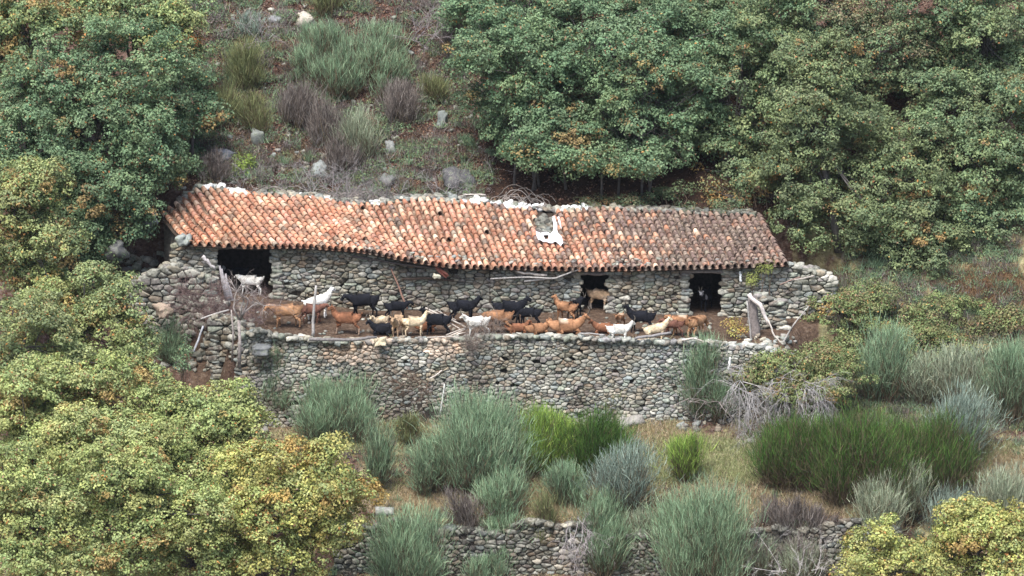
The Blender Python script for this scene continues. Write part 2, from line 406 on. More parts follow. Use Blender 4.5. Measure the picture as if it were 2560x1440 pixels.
for ci in range(NC):
    s = (ci+.5)/NC; s2 = (ci+1.0)/NC
    jit = rs.normal(0, .004)
    for ri in range(NR):
        t0 = ri/NR; t1 = (ri+1)/NR
        for inv in (False, True):
            ss = s if not inv else min(s2, .9995)
            if inv and ci == NC-1: continue
            A = roof_pt(ss, t0); B = roof_pt(ss, t1); sp = roof_pt(min(ss+.006, 1.), t0)-roof_pt(max(ss-.006, 0), t0)
            D = B-A; L = np.linalg.norm(D); D /= L; S = sp/np.linalg.norm(sp); Nn = np.cross(S, D); Nn /= np.linalg.norm(Nn)
            if Nn[2] < 0: Nn = -Nn
            S = np.cross(D, Nn); S = S if S[0] > 0 else -S
            ppx = np.interp(ss, RT[:, 0], RT[:, 1])*(1-t0)+np.interp(ss, RT[:, 0], RT[:, 3])*t0
            # hole by the old chimney
            if 1338 < ppx < 1386 and t0 < .42 and not (inv and False): continue
            if not inv and rs.rand() < .005: continue
            slip = .07 if rs.rand() < .06 else 0.
            age = .4*sstep(.54, .68, ss)+.6*sstep(.72, .82, ss+.03*math.sin(t0*7)+rs.normal(0, .03))
            gre = sstep(.86, 1.0, t0+rs.normal(0, .05))*.55+.5*(abs(math.sin(ss*17)) < .25)*(t0 < .35)
            u = rs.rand()
            col = pick(T_OR, rs, var=.12)
            if u < .05+.15*gre: col = pick(T_DK, rs)
            if rs.rand() < age*.97 or rs.rand() < gre*.55*(ss > .2): col = pick(T_GR, rs, var=.18)
            if ss < .12 and t0 > .25: col = col*np.array([.95, .9, .85])
            dirt = math.sin(ss*41+1.3*math.sin(t0*5))*math.sin(t0*6.1+ss*19)+.5*math.sin(ss*97-t0*4)
            if dirt > .75 and rs.rand() < .75: col = col*.62+np.array([.03, .03, .025])
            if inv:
                tile(mb, A-Nn*.005-D*.03, D, S, Nn, L*1.2, .22, .19, col*(.42+.4*age), True, arch=.32)  # channel tiles darkened: shade of the valleys put into the colour
            else:
                o = Nn*(.03+rs.normal(0, .006))+S*(rs.normal(0, .010)+jit)
                D2 = D+S*rs.normal(0, .03)+Nn*(.05+rs.normal(0, .015)); D2 /= np.linalg.norm(D2)
                tile(mb, A+o-D*(.06-slip), D2, S, Nn, L*1.27, .16, .222, col)
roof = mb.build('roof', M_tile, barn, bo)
# under-boards
mb = MB(); K = 60; V = []; F = []
for i in range(K+1):
    s = i/K
    for t in np.linspace(0, .985, 12):
        p = roof_pt(s, t); V.append(p-np.array([0, 0, .07])); V.append(p-np.array([0, 0, .13]))
n = 24
for i in range(K):
    for j in range(11):
        pp = 1280+roof_pt((i+.5)/K, (j+.5)/12)[0]*64
        a = i*n+2*j; F += [[a, a+n, a+n+2, a+2], [a+1, a+3, a+n+3, a+n+1]]
    F += [[i*n+22, (i+1)*n+22, (i+1)*n+23, i*n+23], [i*n, i*n+1, (i+1)*n+1, (i+1)*n]]
for i in (0, K):
    for j in range(11):
        a = i*n+2*j; F.append([a, a+2, a+3, a+1])
mb.add(V, F, np.array((.06, .045, .035))); mb.build('roof_boards', M_wood, barn, bo)
# ridge stones + eave stones + chimney stones
mb = MB(); rs = R0(8); W = np.array([(.80, .82, .80), (.62, .66, .66), (.9, .9, .88)])
for i in range(330):
    s = rs.uniform(.03, .995); px = np.interp(s, RT[:, 0], RT[:, 1]); p = roof_pt(s, rs.uniform(-.02, .025))
    white = (505 < px < 640 and rs.rand() < .85) or (740 < px < 830 and rs.rand() < .4) or (1160 < px < 1350 and rs.rand() < .6) or (1400 < px < 1480 and rs.rand() < .5) or (930 < px < 945)
    c = pick(W, rs, var=.1) if white else pick(ST_PAL, rs)
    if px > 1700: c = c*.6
    sz = rs.uniform(.12, .30)
    lump(mb, p+np.array([0, rs.uniform(-.05, .5), .06]), (sz*1.4, sz, sz*.65), rs, c)
for i in range(120):
    s = rs.uniform(.22, .98); p = roof_pt(s, rs.uniform(.88, .99)); sz = rs.uniform(.07, .17)
    if rs.rand() < .6: lump(mb, p+np.array([0, 0, .15]), (sz*1.3, sz, sz*.6), rs, pick(ST_PAL, rs)*1.2, ic=ICO1)
for i in range(38):
    p = P(rs.uniform(1342, 1386), rs.uniform(540, 588), 0); 
    t = (p[0]*64+1280); px, py = rs.uniform(1344, 1384), rs.uniform(538, 586)
    y = np.interp(py, [520, 673], [3.5, -.45]); q = P(px, py, y); sz = rs.uniform(.14, .28)
    lump(mb, q+np.array([0, 0, -.06]), (sz*1.3, sz, sz*.8), rs, pick(ST_PAL, rs)*.55)
rso = mb.build('ridge_stones', M_stone, roof, (0, 0, 0)); rso.matrix_parent_inverse = Matrix.Identity(4); rso.location = (-bo).tolist()

# ================================================================== RETAINING WALLS
TPX = [618, 640, 700, 850, 1000, 1100, 1200, 1400, 1600, 1750, 1880, 1960]
TPY = [838, 826, 842, 856, 850, 852, 842, 842, 852, 856, 866, 880]
TX = [ZX(a, b_, -4.2)[0] for a, b_ in zip(TPX, TPY)]; TZ = [ZX(a, b_, -4.2)[1] for a, b_ in zip(TPX, TPY)]
def wtop(u): return float(np.interp(u, TX, TZ))
rw = thing('retaining_wall', (0, -4.4, -4.2), 'tall dry stone terrace wall holding up the yard of goats', 'wall')
ro = np.array(rw.location)
mb = MB(); rs = R0(21)
def wy(w): return -4.62+(w+4.3)*.13
def rmap(u, w, d): return (u, wy(w)-d+.10*math.sin(u*.55+w*.6)+.05*math.sin(u*1.9+1.), w)
def in_r(u, w): return -10.4 < u < 10.4 and w < wtop(u)+.05*math.sin(u*5) and w > -4.65
def colr(u, w, c, rs):
    px = pxs(u)
    for cx, cy, rx_, ry_ in ((890, 885, 85, 28), (1110, 872, 45, 30), (955, 852, 20, 10)):
        z0 = ZX(cx, cy, -4.3)[1]
        if ((px-cx)/rx_)**2+((w-z0)*64/ry_)**2 < rs.uniform(.6, 1.2): return np.array((.58, .47, .37))*rs.uniform(.7, 1.2)
    if px > 1480: return c*1.22+np.array((.01, .022, .035))
    return c*1.12
stone_face(mb, -10.5, 10.5, -4.7, -.6, in_r, rmap, rs, .225, .12, colr, .075)
u = -10.3
while u < 10.3:
    for k in range(2):
        w = rs.uniform(.16, .42); sz = rs.uniform(.12, .22)
        if rs.rand() < .93: lump(mb, (u+rs.uniform(-.1, .1), -4.22+k*.24+rs.uniform(-.05, .05), wtop(u)+rs.uniform(-.06, .05)-.03*k), (w, .26, sz), rs, colr(u, wtop(u), pick(ST_PAL, rs), rs)*1.05, tilt=.25)
    u += .24
for z in np.arange(-4.5, -1.2, .17):      # left corner stones
    lump(mb, (-10.42, -4.3+(z+4.3)*.13, z), (rs.uniform(.35, .6), .6, .19), rs, pick(ST_PAL, rs), .45, .06, rz=0)
rwf = mb.build('stone_facing', M_stone, rw, ro)
mb = MB(); V = []; F = []; us = np.linspace(-10.35, 10.35, 80)
for u in us:
    wz = wtop(u)-.12
    o = .10*math.sin(u*.55)+.05*math.sin(u*1.9+1.)
    V += [(u, wy(-4.8)+.10+o, -4.9), (u, wy(wz)+.10+.10*math.sin(u*.55+wz*.6)+.05*math.sin(u*1.9+1.), wz), (u, -3.7, wz), (u, -3.9, -4.9)]
for i in range(79): 
    for k in range(3): F.append([4*i+k, 4*i+4+k, 4*i+5+k, 4*i+1+k])
F += [[0, 1, 2, 3], [316+3, 316+2, 316+1, 316]]
mb.add(V, F, np.array((.05, .043, .036))); mb.build('wall_core', M_back, rw, ro)

lw = thing('garden_wall', (3, -12.3, -7.8), 'low crumbling dry stone wall of the lower terrace beneath dry grass', 'wall'); lo = np.array(lw.location)
mb = MB(); rs = R0(22)
def lt(u): return -5.98+.17*math.sin(u*1.1)+.12*math.sin(u*2.7)+.05*math.sin(u*7)-.35*float(sstep(4.0, 6, u)*(1-sstep(8, 9, u)))
def lmap(u, w, d): return (u, -12.55+(w+7.8)*.1-d+.12*math.sin(u*.8), w)
def coll(u, w, c, rs):
    return c*1.3+.04 if 0.8 < u < 2.6 and rs.rand() < .5 else c*.62
stone_face(mb, -6.6, 14.5, -8.0, -5.8, lambda u, w: -6.5 < u < 14.4 and w < lt(u) and w > -8, lmap, rs, .28, .15, coll, .1)
u = -6.3
while u < 14.3:
    w = rs.uniform(.25, .6)
    if rs.rand() < .8: lump(mb, (u, -12.3, lt(u)+rs.uniform(-.02, .06)), (w, .4, rs.uniform(.12, .22)), rs, coll(u, 0, pick(ST_PAL, rs), rs), tilt=.15)
    u += w*.9
lump(mb, P(962, 1278, -12.2), (.75, .5, .25), rs, (.30, .30, .28), .5, .05, rz=0)
mb.build('stone_facing', M_stone, lw, lo)
mb = MB()
for u in np.arange(-6.4, 14.3, .5): box(mb, (u, -12.38+.12*math.sin(u*.8+.2), -8.2), (u+.499, -11.9, lt(u+.25)-.12), (.05, .043, .036))
mb.build('wall_core', M_back, lw, lo)

# wing walls: ruined left end, right end beyond the roof, return wall forward
def simple_wall(name, label, pxa, pxb, topf, botz, y0, seed, sw=.32, sh=.19, bright=1., yslope=0., depth=.5):
    a, b_ = (pxa-1280)/64., (pxb-1280)/64.
    t = thing(name, ((a+b_)/2, y0, botz), label, 'wall'); to = np.array(t.location); m = MB(); rs = R0(seed)
    tz = lambda u: ZX(pxs(u), topf(pxs(u)), y0)[1]
    yy = lambda u: y0+(u-a)*yslope
    tmax = max(tz(u) for u in np.linspace(a, b_, 20))
    stone_face(m, a-.1, b_+.1, botz, tmax+.2, lambda u, w: a < u < b_ and w < tz(u), lambda u, w, d: (u, yy(u)-d+.05*math.sin(u*2), w), rs, sw, sh, lambda u, w, c, r: c*bright, .1)
    u = a+.1
    while u < b_:
        for k in range(3): lump(m, (u, yy(u)+.05+k*.17, tz(u)+rs.uniform(-.08, .05)), (rs.uniform(.2, .45), .28, rs.uniform(.12, .22)), rs, pick(ST_PAL, rs)*bright, tilt=.25)
        u += .22
    for x in (a+.08, b_-.08):
        z = botz
        while z < tz(x)-.05:
            h = rs.uniform(.13, .22); lump(m, (x, yy(x)+depth*.42, z+h/2), (rs.uniform(.3, .45), depth, h*1.03), rs, pick(ST_PAL, rs)*bright, .45, .05, rz=0); z += h*.93
    m.build('stone_facing', M_stone, t, to)
    m = MB()
    for u in np.arange(a+.1, b_-.12, .25): box(m, (u, yy(u)+.07, botz-.5), (min(u+.249, b_-.1), yy(u)+depth-.05, tz(u+.1)-.1), (.06, .05, .042))
    m.build('wall_core', M_back, t, to)
    return t
simple_wall('ruined_wall', 'broken stone wall left of the barn, stepping down into rubble', 318, 536, lambda p: np.interp(p, [318, 380, 440, 500, 536], [715, 690, 660, 690, 700]), -3.3, -.9, 31, .36, .2, .9)
simple_wall('stone_wall', 'pale lichened stone wall at the right end of the barn', 1978, 2084, lambda p: np.interp(p, [1978, 2030, 2060, 2084], [668, 676, 686, 704]), -2.5, .15, 32, .33, .17, 1.3)
simple_wall('buttress_wall', 'short wall end of stacked flat stones beside the dead trunk', 1885, 1956, lambda p: np.interp(p, [1885, 1956], [742, 760]), -3.0, -1.6, 33, .34, .14, 1.35)
simple_wall('footing_wall', 'rough stone footing wall under the left barn doorway', 540, 640, lambda p: np.interp(p, [540, 600, 640], [795, 800, 822]), -4.3, -3.6, 34, .36, .2, .75)

# ================================================================== FOLIAGE
def leaf_quads(Pc, Nn, size, rs, asp=.75):
    n = len(Pc); r = rs.normal(0, 1, (n, 3)); A = np.cross(Nn, r); A /= np.linalg.norm(A, axis=1, keepdims=True)+1e-9
    B = np.cross(Nn, A); s = (size*rs.uniform(.65, 1.35, n))[:, None]
    fold = Nn*s*.18
    V = np.stack([Pc-A*s*.5, Pc+B*s*.5*asp*.8+fold, Pc+A*s*.5, Pc-B*s*.5*asp*.8+fold], 1).reshape(-1, 3)
    F = np.arange(4*n).reshape(n, 4)
    return V, F
GREY = np.array([(.17, .23, .14), (.14, .20, .13), (.21, .26, .16), (.12, .175, .115), (.25, .28, .16), (.19, .22, .15)])
OLIVE = np.array([(.18, .22, .10), (.23, .26, .12), (.15, .19, .095), (.28, .29, .13), (.20, .21, .12), (.13, .17, .10)])
YEL = np.array([(.30, .34, .12), (.37, .38, .14), (.23, .28, .12), (.42, .38, .16), (.19, .24, .11), (.33, .34, .17)])
GOLD = np.array([(.42, .42, .12), (.35, .38, .11), (.50, .43, .16), (.28, .32, .10), (.50, .40, .13)])
ORG = np.array([(.36, .18, .06), (.30, .14, .05), (.42, .25, .09), (.25, .11, .05)])
BRN = np.array([(.14, .09, .055), (.18, .11, .07), (.10, .07, .05)])
GREY = GREY*np.array([.84, 1.0, .86]); OLIVE = OLIVE*np.array([.92, 1.0, 1.0]); YEL = YEL*np.array([1.0, 1.08, 1.04])
def crown_mesh(mb, blobs, pal, rs, leaf=.115, dens=1., orange=.06, brown=.05, clr=(.32, .62), shell=(.55, 1.02)):
    """blobs: (cx,cy,cz,rx,ry,rz) ; returns clump centres"""
    cents = []
    for (cx, cy, cz, rx, ry, rz) in blobs:
        area = 4*math.pi*((rx*ry)**1.6/3+(rx*rz)**1.6/3+(ry*rz)**1.6/3)**(1/1.6)
        small = min(rx, rz) < .75
        if small:
            n = int(area*dens*3.0)+2
            d = rs.normal(0, 1, (n, 3)); d[:, 2] += .15; d /= np.linalg.norm(d, axis=1, keepdims=True)
            c = np.array([cx, cy, cz])+d*np.array([rx, ry, rz])*(rs.uniform(*shell, n)**.8)[:, None]; bt = np.ones(n); bh = rs.randint(len(pal), size=n)
        else:               # boughs: domed sprays of clumps with hollows between them
            nb = int(area*.92*dens)+4; cs, ds, bts, bhs = [], [], [], []
            for j in range(nb):
                e = rs.normal(0, 1, 3); e[2] += .1; e /= np.linalg.norm(e); br = rs.uniform(.32, .80)
                bc_ = np.array([cx, cy, cz])+e*np.array([rx, ry, rz])*rs.uniform(.62, 1.10); ax = e*.75+np.array([0, 0, .65]); ax /= np.linalg.norm(ax)
                nc = int(15*br*br/.5)+4; q = rs.normal(0, 1, (nc, 3)); q /= np.linalg.norm(q, axis=1, keepdims=True)
                q = q-np.minimum((q@ax)[:, None]+.1, 0)*ax*1.6; q /= np.linalg.norm(q, axis=1, keepdims=True)
                cs.append(bc_+q*br*rs.uniform(.55, 1.15, (nc, 1))*np.array([1.15, 1.15, .8])); ds.append(q*.6+e*.4); bts.append(np.full(nc, rs.uniform(.72, 1.28))); bhs.append(np.full(nc, rs.randint(len(pal)) if rs.rand() > orange*.42 else -1))
            nf = int(area*.35); e = rs.normal(0, 1, (nf, 3)); e /= np.linalg.norm(e, axis=1, keepdims=True)   # inner filling
            cs.append(np.array([cx, cy, cz])+e*np.array([rx, ry, rz])*rs.uniform(.3, .75, (nf, 1))); ds.append(e); bts.append(np.full(nf, .8)); bhs.append(rs.randint(len(pal), size=nf))
            c = np.concatenate(cs); d = np.concatenate(ds); bt = np.concatenate(bts); bh = np.concatenate(bhs); n = len(c)
        for k in range(n):
            r = rs.uniform(*clr)*(1 if small else .58); m = int(105*r*r/.25*rs.uniform(.6, 1.2)*(.115/leaf)**1.5)+8
            q = rs.normal(0, 1, (m, 3)); q[:, 2] += .35; q /= np.linalg.norm(q, axis=1, keepdims=True)
            fr = rs.uniform(.3, 1.0, m)[:, None]**.6
            pos = c[k]+q*fr*r*np.array([1, 1, .7])
            nn = q*.75+d[k]*.45+np.array([0, 0, .45])+rs.normal(0, .5, (m, 3)); nn /= np.linalg.norm(nn, axis=1, keepdims=True)
            V, F = leaf_quads(pos, nn, leaf, rs)
            base = (pal[bh[k]]*.6+pal[rs.randint(len(pal))]*.4)*bt[k]*rs.uniform(.88, 1.12); col = base*.6+pal[rs.randint(len(pal), size=m)]*.4
            if bh[k] < 0: col = col*.45+ORG[rs.randint(len(ORG), size=m)]*.65
            if rs.rand() < orange*.4: col = col*.45+ORG[rs.randint(len(ORG))]*.55
            u = rs.rand(m); col[u < orange*.2] = ORG[rs.randint(len(ORG))]*1.2; col[u > 1-brown*.35] = BRN[rs.randint(len(BRN))]*1.8
            col = np.minimum(col*rs.uniform(.95, 1.5, (m, 1))*1.0, .6)
            mb.add(V, F, np.repeat(col, 4, 0))
        cents.append(c)
    return np.concatenate(cents)
def tree(label, blobs_px, y, root, pal, seed, leaf=.112, dens=1., orange=.06, brown=.05, trunk_r=.16, group='oak trees on the hillside', name='oak_tree', trunks=1, clr=(.32, .62)):
    rs = R0(seed); bl = []
    for b_ in blobs_px:
        cx, cy, rx, ry = b_[:4]; dy = b_[4] if len(b_) > 4 else 0
        p = P(cx, cy, y+dy); bl.append((p[0], p[1], p[2], rx*.97/64., max(rx, ry)*.7/64., ry*.97/64.))
    rt = np.array([root[0], root[1], float(H(root[0], root[1]))-.1])
    t = thing(name, rt, label, 'tree', group); mb = MB()
    cents = crown_mesh(mb, bl, pal, rs, leaf, dens, orange, brown, clr); mb.build('crown', M_leaf, t, rt)
    mb = MB(); bc = (.11, .10, .095)
    for k in range(trunks):
        r0 = rt+np.array([rs.uniform(-1.6, 1.6), rs.uniform(-.5, .3), 0])*(k > 0)
        top = np.array(bl[k % len(bl)][:3])*(.35 if trunks > 2 else 1)+(r0+np.array([0, .6, 4.]))*(.65 if trunks > 2 else 0); mid = r0+(top-r0)*.5+rs.normal(0, .18, 3)
        tube(mb, [r0, r0+(mid-r0)*.5+rs.normal(0, .06, 3), mid, top], [trunk_r*1.25, trunk_r, trunk_r*.8, trunk_r*.35], bc, 8)
        for i in rs.choice(len(cents), min(len(cents), 26), replace=False):
            c = cents[i]; f = rs.uniform(.45, .95); s0 = mid+(top-mid)*f if f > .5 else r0+(mid-r0)*(.5+f)
            m_ = (s0+c)/2+rs.normal(0, .2, 3); tube(mb, [s0, m_, c], [trunk_r*.32, trunk_r*.2, .015], bc, 5, cap=False)
    mb.build('trunk', M_bark, t, rt)
    return t
def rp(px, y): return ((px-1280)/64., y)
# --- behind the barn, right
tree('grey green oak overhanging the middle of the barn ridge, left edge of the wood', [(1260, 130, 115, 120), (1320, 300, 110, 95, -.3), (1200, 190, 60, 90), (1420, 340, 110, 75, -.4), (1400, 200, 110, 100), (1340, 385, 80, 40, -1.6), (1450, 395, 70, 35, -1.8)], 5.8, rp(1350, 5.4), GREY, 101, trunks=5, trunk_r=.05)
tree('grey green oak with low hanging boughs in the middle of the wood behind the barn', [(1560, 170, 120, 110, .3), (1600, 320, 120, 90), (1700, 230, 100, 110, .5), (1540, 390, 70, 45, -.6), (1620, 400, 80, 38, -1.8), (1560, 415, 50, 28, -2)], 5.6, rp(1550, 5.2), GREY, 102, trunks=5, trunk_r=.05)
tree('tall grey green oak at the top edge of the picture above the barn', [(1300, 0, 150, 110), (1480, 20, 130, 110), (1180, 20, 70, 60)], 11, rp(1400, 11), GREY, 103)
tree('olive brown oak at the top edge, right of the middle of the wood', [(1700, 20, 150, 130), (1850, 60, 120, 120)], 11, rp(1760, 11), np.concatenate([GREY, OLIVE]), 104, orange=.05)
tree('dull olive oak shading the roof end, with a few rusty leaves', [(1820, 230, 110, 130), (1800, 400, 110, 80, -.5), (1880, 380, 80, 90)], 7.2, rp(1830, 6.0), np.concatenate([GREY, OLIVE]), 105, trunks=2, trunk_r=.1)
tree('olive yellow oak standing close beside the right end of the roof', [(2040, 300, 100, 130), (2010, 430, 110, 100, -.4), (2080, 560, 120, 80, -1.0), (2060, 180, 90, 90, .5)], 4.2, rp(2110, 3.6), OLIVE, 106, orange=.06, trunk_r=.17)
tree('olive yellow oak with drooping boughs over the brown bank at the right', [(2260, 420, 130, 120), (2280, 560, 120, 90, -.8), (2330, 630, 90, 60, -1.4), (2200, 610, 80, 60, -1.2), (2260, 660, 60, 40, -1.8)], 4.6, rp(2290, 3.9), OLIVE, 107, orange=.06)
tree('olive green oak cut by the right edge of the picture', [(2470, 430, 130, 140), (2500, 580, 110, 100, -.6), (2420, 620, 80, 60, -1.0), (2540, 330, 90, 130), (2490, 655, 70, 40, -1.4)], 5.4, rp(2480, 4.8), np.concatenate([OLIVE, GREY]), 108, orange=.05)
tree('dark brownish green oak in the upper right of the wood', [(2200, 120, 150, 140), (2330, 220, 120, 110), (2050, 60, 110, 110)], 9.5, rp(2200, 9.2), np.concatenate([GREY, OLIVE, BRN]), 109, orange=.05, brown=.1)
tree('green oak filling the top right corner of the picture', [(2470, 80, 140, 150), (2530, 220, 90, 120), (2360, 20, 110, 90)], 9.5, rp(2460, 9.2), np.concatenate([GREY, OLIVE]), 110, orange=.05)
# small rusty sapling behind the ridge
tree('small rusty leaved sapling in the dark gap behind the barn roof', [(1865, 488, 34, 30), (1785, 480, 22, 30)], 4.9, rp(1800, 4.9), np.concatenate([OLIVE, ORG, BRN]), 111, leaf=.1, orange=.2, trunk_r=.05)
# --- left
tree('big grey green oak at the upper left, its boughs touching the tile roof', [(220, 330, 150, 130), (330, 170, 130, 120, .4), (380, 350, 90, 130, -.2), (260, 480, 130, 80, -.8), (378, 440, 45, 52, -1.0), (310, 575, 72, 42, -1.2), (120, 220, 90, 110)], 2.6, rp(270, 2.6), GREY, 120, orange=.09, brown=.09, trunk_r=.22)
tree('yellow green oak with orange boughs in the top left corner', [(60, 60, 110, 110), (30, 200, 80, 100), (190, 60, 90, 80, .5), (20, 30, 80, 90, 1.), (10, 280, 60, 80, .4)], 5.2, rp(70, 5.0), np.concatenate([YEL, GREY]), 121, orange=.16)
tree('pale green oak at the top edge between the left corner and the bare slope', [(330, 30, 100, 70), (440, 30, 80, 60), (420, 120, 70, 60, -.4), (240, 10, 70, 60)], 7.5, rp(360, 7.5), np.concatenate([GREY, YEL]), 122, orange=.1)
tree('grey green young oak beside the bare slope, right of the big left oak', [(460, 240, 62, 75), (500, 300, 52, 60), (440, 370, 55, 50)], 5.2, rp(470, 5.0), GREY, 123, orange=.05, brown=.12, trunk_r=.09)
tree('yellow and orange oak at the left edge, level with the barn', [(60, 480, 95, 90), (80, 620, 95, 90, -.4), (20, 560, 90, 140), (110, 730, 70, 60, -.6)], -3.2, rp(40, -3.4), np.concatenate([YEL, OLIVE]), 124, orange=.17)
tree('yellow green oak below the broken wall, left of the goat yard', [(210, 740, 90, 70, .4), (260, 830, 120, 80), (130, 830, 110, 90), (330, 890, 55, 45)], -6.2, rp(220, -6.6), np.concatenate([YEL, OLIVE]), 125, orange=.15)
tree('yellowing oak in the lower left with its crown just under the stone walls', [(510, 1040, 105, 62), (470, 1130, 120, 90), (600, 1090, 70, 75), (600, 985, 38, 28), (400, 1020, 60, 50)], -12.0, rp(500, -12.6), YEL, 126, orange=.1)
tree('yellow green oak at the left edge below the orange boughs', [(90, 980, 110, 90), (30, 1100, 100, 130), (200, 1010, 100, 80), (130, 1150, 110, 80), (290, 960, 70, 55)], -11.0, rp(110, -11.6), YEL, 127, orange=.13)
tree('golden oak nearest the viewer, right of the lower left thicket', [(760, 1205, 120, 85), (830, 1145, 55, 42), (700, 1270, 110, 100), (830, 1290, 85, 90), (640, 1180, 70, 70), (690, 1390, 120, 90)], -16.5, rp(740, -17), np.concatenate([YEL, GOLD]), 128, orange=.12)
tree('yellow oak along the bottom edge in the lower left', [(300, 1200, 130, 100), (420, 1280, 110, 90), (330, 1330, 140, 90), (480, 1390, 90, 70)], -17.5, rp(350, -18), YEL, 129, orange=.09)
tree('yellow green oak filling the bottom left corner', [(70, 1320, 130, 110), (150, 1400, 140, 80), (30, 1200, 70, 70)], -19.0, rp(100, -19.5), YEL, 130, orange=.1)
tree('golden yellow oak in the bottom right corner', [(2440, 1330, 80, 70), (2500, 1400, 110, 70), (2330, 1420, 90, 50), (2390, 1300, 40, 40), (2530, 1330, 60, 50)], -18.0, rp(2440, -18.6), np.concatenate([GOLD, YEL]), 131, orange=.12, trunk_r=.1)
tree('small golden oak top left of the corner tree at the lower right', [(2190, 1380, 70, 60), (2150, 1430, 70, 40), (2250, 1430, 70, 50)], -18.6, rp(2190, -19), np.concatenate([GOLD, YEL]), 132, orange=.1, trunk_r=.07)

tree('olive oak high on the right slope between the two brownish ones', [(2000, 180, 130, 120), (2120, 300, 110, 90), (1950, 60, 120, 90)], 8.0, rp(2030, 8.4), np.concatenate([GREY, OLIVE]), 140, dens=.55, orange=.03, trunks=1, trunk_r=.1)
tree('shaded grey green oak deep in the middle of the wood', [(1450, 110, 130, 110), (1620, 80, 130, 110), (1780, 140, 110, 100), (1500, 240, 110, 90)], 8.5, rp(1560, 8.8), GREY, 141, dens=.55, orange=.03, trunk_r=.1)
tree('dull green oak behind the drooping boughs at the right', [(2360, 300, 120, 120), (2400, 460, 110, 100), (2180, 400, 90, 90)], 6.8, rp(2360, 6.8), np.concatenate([GREY, OLIVE]), 142, dens=.55, orange=.03, trunk_r=.12)
tree('grey green oak behind the big left one, over the left edge', [(60, 350, 120, 110), (150, 480, 100, 100), (170, 600, 110, 80), (30, 440, 80, 80)], 1.2, rp(120, 1.2), GREY, 143, orange=.08, trunk_r=.12)
tree('low yellow green oak between the left edge trees and the ruined wall', [(60, 850, 110, 90), (180, 930, 110, 70), (330, 950, 70, 50)], -8.5, rp(110, -8.8), np.concatenate([YEL, OLIVE]), 144, orange=.12, trunk_r=.1)
tree('yellow green oak in the dense middle of the lower left thicket', [(230, 1110, 120, 80), (350, 1110, 100, 70), (560, 1200, 110, 90), (500, 1290, 90, 70)], -14.0, rp(300, -14.4), YEL, 145, orange=.1, trunk_r=.1)
# ---- brooms: fans of thin upright twigs
BG = {'grey': np.array([(.19, .27, .19), (.24, .32, .23), (.16, .22, .15), (.30, .36, .26)]),
      'blue': np.array([(.26, .34, .28), (.32, .40, .33), (.21, .27, .22)]),
      'green': np.array([(.10, .20, .05), (.14, .25, .06), (.07, .145, .04), (.14, .18, .06), (.10, .13, .055)]),
      'lime': np.array([(.20, .31, .06), (.14, .24, .05), (.27, .36, .08), (.12, .18, .05)]),
      'pale': np.array([(.31, .37, .26), (.26, .31, .21), (.36, .38, .27)]),
      'dead': np.array([(.19, .16, .14), (.23, .20, .18), (.13, .105, .095), (.29, .26, .235)]),
      'olive': np.array([(.22, .25, .11), (.18, .21, .10), (.27, .28, .13)])}
DEADB = np.array([(.16, .12, .08), (.12, .09, .06), (.2, .16, .1)])
def blades(mb, base, d, L, w, col, rs, bend=.15):
    n = len(base); d = d/np.linalg.norm(d, axis=1, keepdims=True); L = L[:, None]
    a = np.cross(d, rs.normal(0, 1, (n, 3))); a /= np.linalg.norm(a, axis=1, keepdims=True)+1e-9; w = w[:, None]
    mid = base+d*L*.5+rs.normal(0, 1, (n, 3))*L*bend*.2; tip = base+d*L+rs.normal(0, 1, (n, 3))*L*bend*.5
    V = np.stack([base-a*w, base+a*w, mid+a*w*.85, mid-a*w*.85, tip+a*w*.3, tip-a*w*.3], 1).reshape(-1, 3)
    k = np.arange(n)[:, None]*6; F = np.concatenate([k+np.array([0, 1, 2, 3]), k+np.array([3, 2, 4, 5])])
    mb.add(V, F, np.repeat(col, 6, 0))
BG['lime'] = BG['lime']*1.3; BG['green'] = BG['green']*np.array([.78, .88, .72]); BG['grey'] = BG['grey']*np.array([1.12, 1.22, 1.05]); BG['pale'] = BG['pale']*1.1
